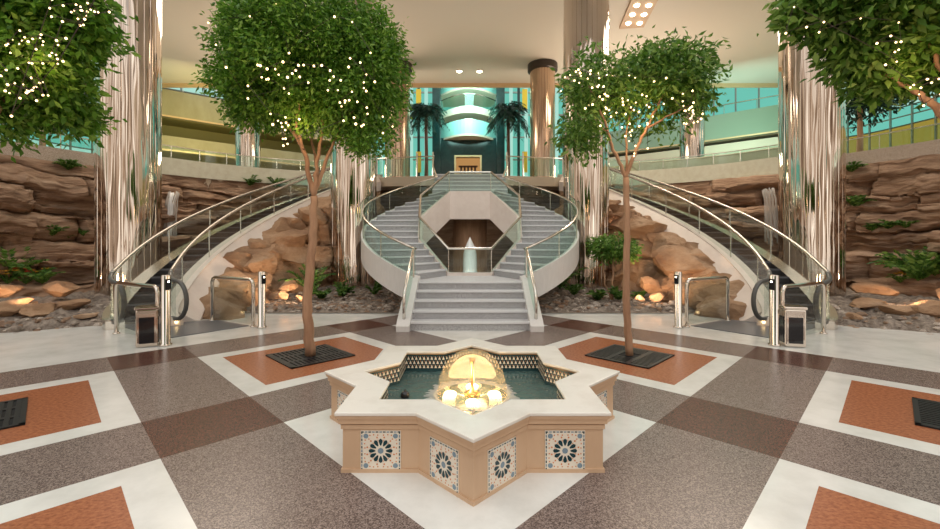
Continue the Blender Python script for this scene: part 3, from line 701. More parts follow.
    # glass barriers, turnstile posts, bin
    def barrier(p, q_, label):
        p, q_ = Vector((s*p[0], p[1], 0)), Vector((s*q_[0], q_[1], 0)); d = (q_-p).normalized()
        g = thing('glass_barrier', label, 'barrier', p)
        path = [p+Vector((0, 0, 0)), p+Vector((0, 0, .80)), p+d*.03+Vector((0, 0, .87)), p+d*.1+Vector((0, 0, .9)), q_-d*.1+Vector((0, 0, .9)), q_-d*.03+Vector((0, 0, .87)), q_+Vector((0, 0, .80)), q_]
        MB().tube(path, .034, M['chromep'], 10).build('frame', g, smooth=True)
        n_ = Vector((-d.y, d.x, 0))*.006; a, b = p+d*.05, q_-d*.05; qq = MB()
        z0, z1 = Vector((0, 0, .05)), Vector((0, 0, .85))
        qq.add([a-n_+z0, b-n_+z0, b-n_+z1, a-n_+z1, a+n_+z0, b+n_+z0, b+n_+z1, a+n_+z1], [(0, 1, 2, 3), (4, 5, 6, 7), (0, 1, 5, 4), (3, 2, 6, 7), (0, 3, 7, 4), (1, 2, 6, 5)], M['glass2'])
        qq.build('glass_panel', g)
        qq = MB()
        for c_ in (p, q_): qq.lathe([(.055, 0), (.055, .02), (.036, .03)], c_, M['chromep'], 14)
        qq.build('base_collar', g, smooth=True)
    barrier((6.22, 7.46), (4.98, 6.76), f'glass barrier with chrome frame beside the bin at the {lab} escalator')
    barrier((5.30, 8.72), (4.12, 8.06), f'glass barrier with chrome frame by the boulders of the {lab} escalator')
    def post(p, h, label, seed):
        p = Vector((s*p[0], p[1], 0)); g = thing('gate_post', label, 'gate post', p)
        MB().lathe([(.085, 0), (.085, .025), (.064, .035), (.064, h-.01), (.055, h), (0, h)], p, M['chromep'], 24).build('shaft', g, smooth=True)
        qq = MB(); d = Vector((-p.x*.4, -1, 0)).normalized()*.065 if True else 0
        ang = math.atan2(d.y, d.x)
        qq.box(p+d*.85+Vector((0, 0, h-.14)), (.04, .075, .16), M['black'], ang); sensor = qq.build('sensor_window', g)
        qq = MB(); qq.box(p+d*1.2+Vector((0, 0, h-.10)), (.012, .02, .02), M['down'], ang); qq.build('indicator_light', sensor)
    post((4.75, 6.62), 1.10, f'tall chrome gate post standing beside the bin at the {lab} escalator', 1)
    post((3.93, 8.0), 1.06, f'tall chrome gate post at the inner barrier of the {lab} escalator', 2)
    bp = Vector((s*5.02, 6.62, 0)); g = thing('waste_bin', f'square chrome bin with black front panel at the {lab} escalator gate', 'bin', bp)
    ang = R(28)*-s if s < 0 else R(-10); ang = R(28) if s < 0 else R(-14)
    bx = MB(); bx.box(bp+Vector((0, 0, .29)), (.28, .28, .58), M['chromep'], ang); bx.build('body', g, bevel=.02)
    bx = MB(); bx.box(bp+Vector((0, 0, .60)), (.31, .31, .045), M['chromep'], ang); bx.build('lid', g, bevel=.015)
    bx = MB(); fn = Matrix.Rotation(ang, 3, 'Z') @ Vector((0, -1, 0)); bx.box(bp+fn*.141+Vector((0, 0, .26)), (.19, .012, .40), M['black'], ang); bx.build('front_panel', g)
    fn2 = Matrix.Rotation(ang, 3, 'Z') @ Vector((-s, 0, 0)); bx = MB(); bx.box(bp+fn2*.141+Vector((0, 0, .26)), (.012, .19, .40), M['black'], ang); bx.build('side_panel', g)

# ------------------------------------------------------------------ columns
def column(x, y, z0, r, top, mat, label, cap=False, name='mirror_column'):
    g = thing(name, label, 'column', (x, y, z0)); q = MB(); n_ = 28; vs = []
    prof = []
    # panels: shallow flats separated by tight seams
    ring = []
    for k in range(n_):
        for f_, rr in ((0, .985), (.06, 1.0), (.5, 1.012), (.94, 1.0)):
            a = 2*math.pi*(k+f_)/n_; ring.append((r*rr*math.cos(a), r*rr*math.sin(a)))
    zz = [z0+.0]; 
    while zz[-1] < top-.01: zz.append(min(top, zz[-1]+1.1))
    q.sweep([[(x+a, y+b, z) for a, b in ring] for z in zz], mat); o = q.build('shaft', g); smooth_angle(o, 30)
    q = MB(); q.lathe([(r*1.04, z0), (r*1.04, z0+.12), (r*1.01, z0+.14)], (x, y, 0), M['chromep'], 40); q.build('base_ring', g, smooth=False)
    if cap: q = MB(); q.lathe([(r*1.01, top-.35), (r*1.2, top-.3), (r*1.2, top), (0, top)], (x, y, 0), M['capital'], 36); q.build('capital', g)
CEIL = 10.0
for s in (-1, 1):
    l = SIDE[s]; el = 'beside the outer handrail of'
    column(s*9.24, 11.5, 0, .71, CEIL, M['column'], f'huge mirror clad column behind the {l} escalator and its gates')
    column(s*3.72, 13.6, 0, .70, CEIL, M['column'], f'tall mirror clad column between the grand staircase and the {l} escalator')
    column(s*3.42, 20.0, 4.1, .58, CEIL, M['bronze'], f'bronze round column with dark capital on the upper floor, {l} of the teal opening', True, 'bronze_column')
    column(s*11.0, 21.0, 4.1, .56, CEIL, M['column'], f'slender mirror column on the upper floor behind the {l} rock garden parapet')

# ------------------------------------------------------------------ rocks
def fbm(p, o=5): return noise.fractal(Vector(p), .9, 2.1, o)
WALLC = [(15.5, 3.5), (14.6, 7), (13.9, 10), (13.2, 12.2), (12, 14.5), (10.2, 16.6), (8.4, 17.9), (6.9, 18.5), (5.7, 18.0)]
def walk(pts, n):
    P = [Vector(p) for p in pts]; d = [0]
    for i in range(len(P)-1): d.append(d[-1]+(P[i+1]-P[i]).length)
    out = []
    for k in range(n):
        t = d[-1]*k/(n-1); i = max(j for j in range(len(d)-1) if d[j] <= t+1e-9); out.append(P[i].lerp(P[i+1], (t-d[i])/(d[i+1]-d[i])))
    # smooth
    for _ in range(4): out = [out[0]]+[(out[i-1]+out[i]*2+out[i+1])/4 for i in range(1, n-1)]+[out[-1]]
    return out
rock_objs = {}
def sstep(a, b, x): t = max(0, min(1, (x-a)/(b-a))); return t*t*(3-2*t)
for s in (-1, 1):
    NSG, NT = 280, 130; base = walk(WALLC, NSG); rows = []
    for k in range(NT):
        t = k/(NT-1); row = []
        for i, p in enumerate(base):
            tn = (base[min(i+1, NSG-1)]-base[max(i-1, 0)]).normalized(); nin = Vector((-tn.y, tn.x))
            if nin.dot(Vector((6, 11))-p) < 0: nin = -nin
            u = i/(NSG-1); L_ = u*23
            depth = 1.9 if u < .55 else 1.9-(u-.55)/.45*1.0
            z = -.05+t*4.15
            # strata: shelves of uneven thickness that step back with height, broken by joints
            wv = z+.34*noise.noise(Vector((L_*.28+s*9, 3, z*.4)))+.12*noise.noise(Vector((L_*.9, 7+s, z)))
            def strata(w_, T_, sd):
                q = w_/T_; lay = math.floor(q); fq = q-lay
                a_ = noise.noise(Vector((lay*7.13+sd, L_*.35, sd))); b_ = noise.noise(Vector(((lay+1)*7.13+sd, L_*.35, sd)))
                e_ = sstep(.80, .97, fq); return lay+e_, a_*(1-e_)+b_*e_, fq
            l1, o1, f1 = strata(wv, .62, 3.1+s); l2, o2, f2 = strata(wv+.07*noise.noise(Vector((L_*2, 1, 1))), .21, 8.7+s)
            prof = 1-min(1, l1*.62/4.1)
            off = depth*(prof*.75+(1-t)*.25)+.75*o1+.30*o2+.07*math.sin(math.pi*f1)
            jx = L_*.33+.5*noise.noise(Vector((l1*3, L_*.2, s)))+math.floor(l1)*.37; jf = jx-math.floor(jx)
            off -= .20*max(0, 1-min(jf, 1-jf)/.035)+.28*(noise.cell(Vector((math.floor(jx), math.floor(l1), s*3.)))-.5)
            off += .20*fbm((p.x*.9+s, p.y*.9, z*1.8))+.05*fbm((p.x*4+s*5, p.y*4, z*9))
            off *= min(1, .25+(1-t)*4)
            pt = p+nin*off; row.append((s*pt.x, pt.y, z+.05*fbm((p.x*2, p.y*2, z*2+s))))
        rows.append(row)
    # top shelf back to the wall
    rows.append([(s*p.x, p.y, 4.12) for p in base])
    q = MB(); q.grid(rows, M['rock']); o = q.build('rock_face', smooth=True); smooth_angle(o, 50); rock_objs[s] = o
    tag(o, f'layered sandstone rock wall rising behind the {SIDE[s]} escalator', 'rock face')
# planting beds
def bed(xs, ys, fz, keep, label, name):
    q = MB(); rows = [[(x, y, fz(x, y)) for x in xs] for y in ys]
    n = len(xs); vs = [p for r in rows for p in r]; fs = []
    for i in range(len(ys)-1):
        for k in range(n-1):
            f = (i*n+k, i*n+k+1, (i+1)*n+k+1, (i+1)*n+k)
            cx_ = sum(vs[j][0] for j in f)/4; cy_ = sum(vs[j][1] for j in f)/4
            if keep(cx_, cy_): fs.append(f)
    q.add(vs, fs, M['soil']); o = q.build(name, smooth=True); return tag(o, label, 'rock bed', None, 'stuff')
fz = lambda x, y: .05+.05*max(0, y-9.8)*min(1, max(0, abs(x)-1)/2)+.10*abs(fbm((x*2.2, y*2.2, 1)))+.05*fbm((x*8, y*8, 2)) if y > 9.85 else .012
beds = [bed(list(np.linspace(-6.6, 6.6, 150)), list(np.linspace(9.62, 17.5, 90)), fz, lambda x, y: math.hypot(x, y-EY) < 6.15, 'bed of brown gravel and broken rock around the staircase foot', 'gravel_bed')]
for s in (-1, 1):
    def edge(x): return 8.25-(abs(x)-7)*.62
    def fz2(x, y):
        d = y-edge(x)
        return max(-.05, -.03+d*.3) if d < .15 else .03+.16*min(1.2, d-.15)*.8+.16*abs(fbm((x*1.7, y*1.7, s)))+.05*fbm((x*7, y*7, 2))
    xs = list(np.linspace(6.6, 16, 110)*s); xs = xs if s > 0 else xs[::-1]
    beds.append(bed(xs, list(np.linspace(2.5, 17.5, 150)), fz2, lambda x, y: math.hypot(x, y-EY) > 7.5 and y > edge(x)-.12, f'rough rock bed at the foot of the {SIDE[s]} rock wall', 'rubble_bed'))
def boulder(c, rad, label, group, seed, mat='boulder', flat=1):
    bm = bmesh.new(); bmesh.ops.create_icosphere(bm, subdivisions=4, radius=1)
    rn = random.Random(seed); planes = []
    for _ in range(15):
        n_ = Vector((rn.gauss(0, 1), rn.gauss(0, 1), rn.gauss(0, 1))).normalized(); planes.append((n_, rn.uniform(.42, .80)))
    for v in bm.verts:
        p = v.co.copy()
        for n_, d in planes:
            e_ = p.dot(n_)-d
            if e_ > 0: p -= n_*e_*.97
        p *= 1+.08*noise.noise(p*1.6+Vector((seed, 0, 0)))+.10*(.3-abs(noise.noise(p*2.6+Vector((0, seed, 0)))))+.07*(.3-abs(noise.noise(p*6+Vector((0, seed, 3)))))+.03*noise.noise(p*14+Vector((0, seed, 3)))
        p.z = p.z+.05*noise.noise(Vector((p.x, p.y, p.z*7+seed)))
        v.co = Vector((p.x*rad[0], p.y*rad[1], p.z*rad[2]))
    me = bpy.data.meshes.new('boulder'); bm.to_mesh(me); bm.free(); me.materials.append(M[mat])
    me.polygons.foreach_set('use_smooth', [True]*len(me.polygons))
    o = bpy.data.objects.new('boulder', me); C.objects.link(o); smooth_angle(o, 22); o.location = c; o.rotation_euler = (0, 0, rn.uniform(0, 6.28))
    return tag(o, label, 'boulder', group)
for s in (-1, 1):
    k = 0
    for i in range(11):
        th = 73.5+i*6.3
        top = max(.32, ez(th)-.12); z = .10; row = 0
        while z < top-.05 and row < 7:
            rad = random.uniform(.60, .92)
            r_ = 5.78-.16*max(0, (top-z))-random.uniform(0, .10)
            x, y = pe(r_, th+(3.3 if row % 2 else 0)+random.uniform(-1.5, 1.5), s); zz = min(z, top-rad*.45)
            boulder((x, y, zz), (rad*1.1, rad*random.uniform(.8, 1), rad*random.uniform(.68, .9)), f'tan boulder piled in the rock slope under the {SIDE[s]} escalator', f'boulders under the {SIDE[s]} escalator', 100*(s+2)+k)
            z += rad*.72; row += 1; k += 1
    for i in range(15):
        th = 74+i*4.4+random.uniform(-.8, .8); x, y = pe(5.98, th, s); rad = random.uniform(.55, .78)
        boulder((x, y, max(.1, ez(th)-.42)), (rad, rad*.9, rad*.75), f'tan boulder wedged against the marble curb of the {SIDE[s]} escalator', f'boulders along the {SIDE[s]} marble curb', 900+40*s+i)
    for j, (px, py, Y, rad) in enumerate([(262, 292, 10.6, .26), (283, 296, 10.4, .2), (290, 285, 10.9, .3), (300, 298, 10.3, .14)]):
        p = W(px, py, Y); boulder((-p.x*-1 if s < 0 else -p.x, p.y, max(.1, p.z)), (rad, rad, rad*.8), f'small loose boulder in the gravel before the {SIDE[s]} rock slope', f'loose boulders before the {SIDE[s]} slope', 500+j*7+s)
    for j, (px, py, Y, rx) in enumerate([(8, 303, 8.3, .55), (40, 306, 8.5, .5), (74, 300, 8.9, .42), (-14, 290, 8.8, .6), (88, 312, 8.4, .22), (60, 286, 9.8, .6)]):
        p = W(px, py, Y); boulder((p.x*(1 if s < 0 else -1), p.y, p.z-.08), (rx, rx*.7, rx*.34), f'low flat boulder at the foot of the {SIDE[s]} rock wall', f'flat boulders along the {SIDE[s]} bed', 700+j*5+s)

# loose stones on the beds: uncountable gravel
def stones(n, fxy, bedo, label):
    q = MB(); k = 0
    for _ in range(n*3):
        if k >= n: break
        x, y = fxy(); ok, loc, nr, idx = bedo.ray_cast(Vector((x, y, 6)), Vector((0, 0, -1)))
        if not ok: continue
        k += 1; r_ = random.uniform(.025, .085)*random.choice((.6, 1, 1, 1.4)); rot = Matrix.Rotation(random.uniform(0, 6.28), 3, 'Z')
        vs = []
        for zf, rf in ((-.5, .6), (.05, 1), (.5, .55)):
            for j in range(6):
                a = j*math.pi/3; vs.append(loc+rot @ Vector((r_*rf*math.cos(a)*random.uniform(.8, 1.3), r_*rf*math.sin(a)*random.uniform(.6, .9), r_*zf*.9)))
        fs = [tuple(range(6))[::-1], tuple(range(12, 18))]+[(i*6+j, i*6+(j+1) % 6, (i+1)*6+(j+1) % 6, (i+1)*6+j) for i in range(2) for j in range(6)]
        q.add(vs, fs, random.choice((M['rock'], M['soil'], M['coping'])))
    tag(q.build('gravel_stones'), label, 'gravel', None, 'stuff')
stones(1500, lambda: (random.uniform(-5.6, 5.6), random.triangular(9.7, 13, 9.9)), beds[0], 'loose grey and brown stones strewn over the gravel before the staircase')
for s in (-1, 1): stones(600, lambda: (s*random.uniform(6.9, 12), random.uniform(5.4, 9.6)), beds[1 if s < 0 else 2], f'loose stones strewn on the {SIDE[s]} rubble bed')

# waterfalls
def on_rock(px, py, s):
    d = (W(px, py, 10)-Vector((0, 0, H))).normalized(); ok, loc, nr, idx = rock_objs[s].ray_cast(Vector((0, 0, H)), d)
    return loc if ok else W(px, py, 15)
for s in (-1, 1):
    px = 172 if s < 0 else 770; ctr = [on_rock(px, py, s) for py in range(192, 238, 4)]
    ymin = min(c.y for c in ctr[:6])-.1; q = MB(); top, bot = ctr[0].z, ctr[-1].z-.25; x0 = ctr[3].x*ymin/ctr[3].y
    for j in range(9):
        zt = top-random.uniform(0, .12); zb = bot+random.uniform(-.1, .25); xx = x0+(j-4)*.045
        q.tube([(xx+(j-4)*.012*k/10+.02*noise.noise(Vector((j, k*.5, s))), ymin+.05*noise.noise(Vector((j*1.3, k*.3, 5)))-.012*k+.1*max(0, 1-k/2), zt+(zb-zt)*k/10) for k in range(11)],
               [.022*(1+.5*noise.noise(Vector((j*2.1, k*.7, s)))+.03*k) for k in range(11)], M['jet'] if s < 0 and j in (2, 3, 4, 5) else M['foam'], 6)
    tag(q.build('waterfall', smooth=True), f'thin {"white" if s < 0 else "faint"} waterfall falling over the rocks behind the {SIDE[s]} escalator', 'waterfall')

# ------------------------------------------------------------------ plants
def fern(base, h, n, label, cat='plant', name='fern', mat='leafC', flower=None, spread=1.0, group=None, leaf=.12):
    base = Vector(base); g = thing(name, label, cat, base, group); P = []; D = []; q = MB()
    for k in range(n):
        a = random.uniform(0, 6.283); ln = h*random.uniform(.7, 1.15); sp_ = spread*random.uniform(.4, 1)
        pts = []
        for j in range(9):
            t = j/8; r_ = sp_*ln*t; z = ln*(t*1.15-.75*sp_*t*t); pts.append(base+Vector((math.cos(a)*r_, math.sin(a)*r_, z)))
        q.tube(pts, [.006*(1-.7*j/8) for j in range(9)], M[mat], 4)
        for j in range(1, 9):
            d = (pts[j]-pts[j-1]).normalized(); sd = d.cross(Vector((0, 0, 1))); sd = sd.normalized() if sd.length > .01 else Vector((1, 0, 0))
            for sg in (-1, 1):
                P.append(pts[j]); D.append(sd*sg+d*.7+Vector((0, 0, -.15)))
                P.append((pts[j]+pts[j-1])/2); D.append(sd*sg+d*.7)
    q.build('stem', g); leaves(np.array(P), np.array(D), leaf, M[mat], 'foliage', g, .38)
    if flower:
        for k in range(flower[1]):
            c_ = base+Vector((random.uniform(-.5, .5)*h, random.uniform(-.4, .2)*h, h*random.uniform(.55, .95))); qq = MB()
            qq.tube([base, c_], .004, M[mat], 4)
            for j in range(6):
                a = 2*math.pi*j/6; d = Vector((math.cos(a), math.sin(a), .4)); e2 = Vector((-math.sin(a), math.cos(a), 0))
                qq.add([c_, c_+d*.05+e2*.034, c_+d*.085, c_+d*.05-e2*.034], [(0, 1, 2, 3)], M[flower[0]])
            qq.build('flower', g, recalc=False)
    return g
def rock_at(px, py, s):
    d = (W(px, py, 10)-Vector((0, 0, H))).normalized(); best = None
    for o in [rock_objs[s]]+beds:
        ok, loc, nr, idx = o.ray_cast(Vector((0, 0, H)), d)
        if ok and (best is None or loc.y < best.y): best = loc
    return best if best is not None else W(px, py, 12)
plants = [  # px, py(base), side, height, n, label, leaf, flower
    (12, 281, -1, .95, 20, 'large fern spreading at the left edge by the flowers', 'fern', None, .16),
    (42, 284, -1, .5, 12, 'smaller fern beside red flowers at the foot of the left rock wall', 'fern', None, .12),
    (8, 284, -1, .42, 6, 'yellow flowers at the left edge below the ferns', 'flowering_plant', ('flowerY', 7), .07),
    (26, 284, -1, .42, 6, 'red flowers under the ferns at the left rock wall', 'flowering_plant', ('flowerR', 8), .07),
    (40, 283, -1, .40, 6, 'orange and yellow flowers right of the red ones', 'flowering_plant', ('flowerY', 5), .07),
    (52, 236, -1, .4, 14, 'leafy clump on the middle ledge of the left rock wall', 'ledge_plant', None, .10),
    (68, 239, -1, .2, 6, 'yellow flowers on the middle ledge of the left rock wall', 'flowering_plant', ('flowerY', 6), .06),
    (84, 236, -1, .3, 10, 'small green tuft on the ledge beside the left mirror column', 'ledge_plant', None, .08),
    (68, 170, -1, .35, 22, 'mossy grass clump on top of the left rock wall', 'grass_clump', None, .12),
    (250, 186, -1, .5, 9, 'small plant at the parapet above the left escalator, nearer the column', 'ledge_plant', None, .14),
    (276, 188, -1, .5, 9, 'small plant at the parapet above the left escalator, nearer the tree', 'ledge_plant', None, .14),
    (918, 281, 1, 1.0, 34, 'big broad leaved bush at the right rock wall above orange flowers', 'bush', None, .17),
    (935, 276, 1, .6, 14, 'leafy bush at the right edge of the photo', 'bush', None, .15),
    (900, 283, 1, .38, 7, 'orange flowers low before the right rock wall', 'flowering_plant', ('flowerY', 7), .07),
    (888, 229, 1, .3, 16, 'trailing greenery along the middle ledge of the right rock wall', 'ledge_plant', None, .10),
    (872, 231, 1, .28, 12, 'green tuft on the right ledge next to the trailing plant', 'ledge_plant', None, .10),
    (906, 228, 1, .28, 12, 'light green ledge plant at the right end of the trailing greenery', 'ledge_plant', None, .10),
    (856, 208, 1, .5, 16, 'feathery fern growing beside the right mirror column', 'fern', None, .12),
    (852, 172, 1, .4, 12, 'small plant on the right rock wall top beside the mirror column', 'ledge_plant', None, .12),
]
for px, py, s, h, n, lab, nm, flw, lf in plants:
    fern(rock_at(px, py, s), h, n, lab, 'flowers' if flw else 'plant', nm, 'leafC', flw, 1.0, None, lf)
def bedz(x, y):
    ok, loc, nr, idx = beds[0].ray_cast(Vector((x, y, 5)), Vector((0, 0, -1))); return loc.z if ok else .1
def ground(px, Y): x = (px-CX)*Y/F; return (x, Y, bedz(x, Y))
for px, Y, h, n, lab, lf in [(322, 11.0, .35, 16, 'low shrub beside the slim trunk on the left gravel bed', .11), (342, 11.4, .4, 18, 'low shrub at the foot of the left staircase column', .11), (374, 11.6, .38, 14, 'dark shrub tucked under the left wing of the staircase', .1),
                             (312, 11.6, .95, 14, 'thin leggy shrub against the left boulder slope', .12), (598, 11.0, .32, 16, 'low shrub under the round topped bush, left of its stems', .11), (618, 10.7, .35, 16, 'low shrub under the round topped bush', .11), (640, 11.0, .25, 12, 'low ground plant right of the round topped bush', .1),
                             (574, 11.6, .38, 14, 'dark shrub tucked under the right wing of the staircase', .1), (560, 12.6, 1.0, 10, 'tall reedy plant at the right staircase column', .14)]:
    fern(ground(px, Y), h, n, lab, 'shrub', 'shrub', 'leafC', None, .9, None, lf)
gb = Vector(ground(612, 10.9)); c_ = W(614, 247, 10.9)
tree(gb, 'round topped green bush on thin stems by the right mirror column', ([gb, W(612, 280, 10.9), W(614, 255, 10.9)], .035, .02), [([gb, W(604, 282, 10.9), W(602, 250, 10.9)], .025, .012), ([gb, W(624, 280, 10.9), W(626, 250, 10.9)], .025, .012)],
     [(c_, (.55, .5, .30), 90, .3), (c_+Vector((.05, 0, -.1)), (.6, .5, .2), 40, .3)], .10, 26, .07, M['leafB'], 'standard_bush')

# ------------------------------------------------------------------ upper floor, parapets, railings
UF = 4.1
edge_pts = [(1.27, 15.7), (2.0, 15.9), (3.2, 16.1), (3.75, 16.3), (4.6, 17.3), (5.6, 18.0), (6.9, 18.5), (8.4, 17.9), (10.2, 16.6), (12, 14.5), (13.2, 12.2), (13.9, 10), (14.6, 7), (15.5, 3.5), (26, 3.5), (26, 46)]
for s in (-1, 1):
    poly = [(0, 15.7)]+edge_pts+[(0, 46)]; poly = [(s*x, y) for x, y in poly]
    q = MB(); q.prism(poly, UF-.35, UF, M['beige']); struct(q.build('floor_upper'))
    # wall under the upper floor behind the stair
    q = MB(); q.add([(s*.6, 16.0, 0), (s*5.7, 18.1, 0), (s*5.7, 18.1, UF), (s*.6, 16.0, UF), (0, 16.0, 0), (0, 16, UF)], [(0, 1, 2, 3), (4, 0, 3, 5)], M['rock']); struct(q.build(f'wall_under_{SIDE[s]}'))
    # parapet
    def para(pts, h, mat, label, name, zb=UF, th=.16, rail=True):
        g = thing(name, label, 'parapet', (s*pts[0][0], pts[0][1], zb)); P = walk(pts, 40); sec = []; gl = []; rl = []
        for i, p in enumerate(P):
            tn = (P[min(i+1, 39)]-P[max(i-1, 0)]).normalized(); n_ = Vector((-tn.y, tn.x))*th/2
            a, b = p-n_, p+n_; sec.append([(s*a.x, a.y, zb), (s*b.x, b.y, zb), (s*b.x, b.y, zb+h), (s*a.x, a.y, zb+h)])
            rl.append((s*p.x, p.y, zb+h+.45))
        MB().sweep(sec, mat).build('wall', g)
        if rail:
            n_ = .006
            MB().sweep([[(r[0]-.006, r[1], zb+h), (r[0]+.006, r[1], zb+h), (r[0]+.006, r[1], r[2]), (r[0]-.006, r[1], r[2])] for r in rl], M['glass']).build('glass_panel', g)
            MB().tube(rl, .02, M['steel'], 6).build('handrail', g)
            qq = MB()
            for r in rl[::5]: qq.tube([(r[0], r[1], zb+h), r], .014, M['steel'], 6)
            qq.build('post', g)
    para([(11.6, 14.9), (10.2, 16.6), (8.4, 17.9), (6.9, 18.5), (5.75, 18.1)], .62, M['parap'], f'pale marble parapet with glass rail above the {SIDE[s]} escalator', 'marble_parapet', rail=True)
    para([(15.5, 3.5), (14.6, 7), (13.9, 10), (13.2, 12.2), (12.2, 14.2)], .42, M['coping'], f'speckled granite parapet with glass rail over the {SIDE[s]} rock wall', 'granite_parapet')
    # glass railing beside the stair head
    g = thing('glass_railing', f'glass railing with steel posts at the stair head, {SIDE[s]} side', 'railing', (s*1.4, 15.8, UF))
    P = [(1.38, 15.85), (2.0, 16.0), (3.2, 16.25), (3.6, 16.4)]
    MB().sweep([[(s*x-.005, y, UF+.05), (s*x+.005, y, UF+.05), (s*x+.005, y, UF+.72), (s*x-.005, y, UF+.72)] for x, y in P], M['glass']).build('glass_panel', g)
    MB().tube([(s*x, y, UF+.75) for x, y in P], .022, M['steel'], 8).build('handrail', g)
    for i, (x, y) in enumerate(P):
        MB().tube([(s*x, y, UF), (s*x, y, UF+(.9 if i < 2 else .75))], .03, M['steel'], 8).build('post', g)
# ------------------------------------------------------------------ ceiling
q = MB(); q.box((0, 15.15, CEIL+.2), (56, 14.3, .4), M['ceil']); struct(q.build('ceiling'))
q = MB(); q.box((0, 22.33, CEIL-.08), (56, .1, .26), M['gold']); struct(q.build('trim_1'))
for x in (-.52, .46):
    p = W(470+x*20.5, 71, 20.7); g = thing('downlight', 'round ceiling downlight, '+('left' if x < 0 else 'right')+' one of the pair above the teal opening', 'downlight', (x, 20.7, CEIL))
    MB().lathe([(.17, -.03), (.17, 0.0)], (x, 20.7, CEIL), M['ceil'], 20).build('housing', g); MB().lathe([(.12, -.045), (.13, -.03)], (x, 20.7, CEIL), M['down'], 20).build('lens', g)
g = thing('recessed_spotlight_tray', 'rectangular ceiling tray of six bright spotlights at the upper right', 'ceiling light', (6.1, 15.4, CEIL))
MB().box((6.1, 15.4, CEIL-.05), (.9, 2.0, .1), M['tan'], R(-8)).build('tray', g)
for i in range(2):
    for j in range(3):
        MB().lathe([(.075, -.14), (.10, -.1)], (5.9+i*.42+(j-1)*.08, 14.8+j*.6, CEIL), M['down'], 14).build('lens', g)
lamp('tray_spot', 'SPOT', (6.1, 15.4, 9.7), 500, (1, .85, .65), .3, (6, 14, 0), 110)
lamp('downlight_beam', 'SPOT', (0, 20.7, 9.8), 250, (1, .85, .65), .2, (0, 20, 0), 100)

# ------------------------------------------------------------------ balconies and windows behind
def curve_wall(mb, pts, z0, z1, th, mat, s):
    P = [Vector(p) for p in pts]; sec = []
    for i, p in enumerate(P):
        tn = (P[min(i+1, len(P)-1)]-P[max(i-1, 0)]).normalized(); n_ = Vector((-tn.y, tn.x))
        if n_.y < 0: n_ = -n_
        sec.append([(s*p.x, p.y, z0), (s*(p.x+n_.x*th), p.y+n_.y*th, z0), (s*(p.x+n_.x*th), p.y+n_.y*th, z1), (s*p.x, p.y, z1)])
    mb.sweep(sec, mat); return mb
BP = [(25, 18), (20, 19.6), (16.3, 22.3), (13.8, 24.4), (11.0, 26.6), (8.2, 28.4), (6.0, 29.5)]
def gallery(s, levels, label, winm):
    for i, (z0, z1, mat, lab) in enumerate(levels):
        g = thing('balcony', lab, 'balcony', (s*16.3, 22.3, z0))
        curve_wall(MB(), BP, z0, z1, .25, mat, s).build('fascia', g)
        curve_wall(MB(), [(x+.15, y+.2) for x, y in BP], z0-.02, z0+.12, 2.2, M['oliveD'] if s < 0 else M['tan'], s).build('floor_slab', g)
        curve_wall(MB(), [(x, y-.02) for x, y in BP], z0, z0+.09, .06, M['gold'], s).build('lower_trim', g)
        if i: continue
        q = MB(); P = walk(BP, 30); q.tube([(s*p.x, p.y, z1+.5) for p in P], .03, M['steel'], 6)
        for p in P[::2]: q.tube([(s*p.x, p.y, z1), (s*p.x, p.y, z1+.5)], .018, M['steel'], 5)
        q.build('railing', g)
    back = [(x*.985+.9, y+2.0) for x, y in BP]
    q = MB(); curve_wall(q, back, UF, 17, .2, winm, s); struct(q.build(f'wall_gallery_{SIDE[s]}'))
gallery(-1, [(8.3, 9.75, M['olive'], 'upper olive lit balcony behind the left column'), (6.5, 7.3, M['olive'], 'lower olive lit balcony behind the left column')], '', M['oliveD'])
gallery(1, [(7.45, 8.9, M['tealG'], 'upper grey green balcony behind the right column'), (6.5, 7.2, M['beige'], 'narrow beige balcony ledge behind the right column')], '', M['teal'])
# glowing window bands on the galleries
def winband(s, z0, z1, mat, n, num, pts=None, dep=1.7):
    P = walk([(x*.985+.9, y+dep) for x, y in (pts or BP)], 40); q = MB()
    q.sweep([[(s*p.x, p.y, z0), (s*p.x, p.y+.05, z0), (s*p.x, p.y+.05, z1), (s*p.x, p.y, z1)] for p in P], mat)
    o = struct(q.build(f'window_{num}')); f = MB()
    for p in P[::2]: f.box((s*p.x, p.y-.05, (z0+z1)/2), (.07, .06, z1-z0), M['mull'])
    for z in (z0, z1): f.tube([(s*p.x, p.y-.05, z) for p in P], .05, M['mull'], 5)
    f.build('window_frame', o); return o
winband(-1, 10.3, 14, M['litpale'], 20, 1)
winband(1, 9.2, 14, M['litteal'], 20, 2)
winband(1, 4.2, 6.2, M['litpale'], 20, 3)
P = walk([(12.0, 15.2), (10.5, 17.0), (8.7, 18.3), (7.1, 18.9)], 26); q = MB()
for z in (UF+.03, UF+1.05): q.tube([(p.x, p.y, z) for p in P], .03, M['beige'], 6)
lt = q.build('lattice_screen'); tag(lt, 'pale diagonal lattice screen standing behind the right marble parapet', 'screen')
q = MB()
for i in range(0, 25):
    for k in range(4):
        for h_ in range(-1, 8):
            p0 = P[i].lerp(P[i+1], k/4); 
        p0 = P[i].lerp(P[i+1], k/4); z0 = UF+.05
        for sg in (1, -1):
            e_ = i+k/4+sg*4
            if 0 <= e_ < 25: p1 = P[int(e_)].lerp(P[int(e_)+1], e_-int(e_)); q.tube([(p0.x, p0.y, z0), (p1.x, p1.y, UF+1.03)], .014, M['parap'], 4, cap=False)
q.build('lattice', lt)
q = MB(); q.sweep([[(p.x, p.y+.05, UF), (p.x, p.y+.09, UF), (p.x, p.y+.09, UF+1.02), (p.x, p.y+.05, UF+1.02)] for p in P], M['beige']); q.build('backing_panel', lt)
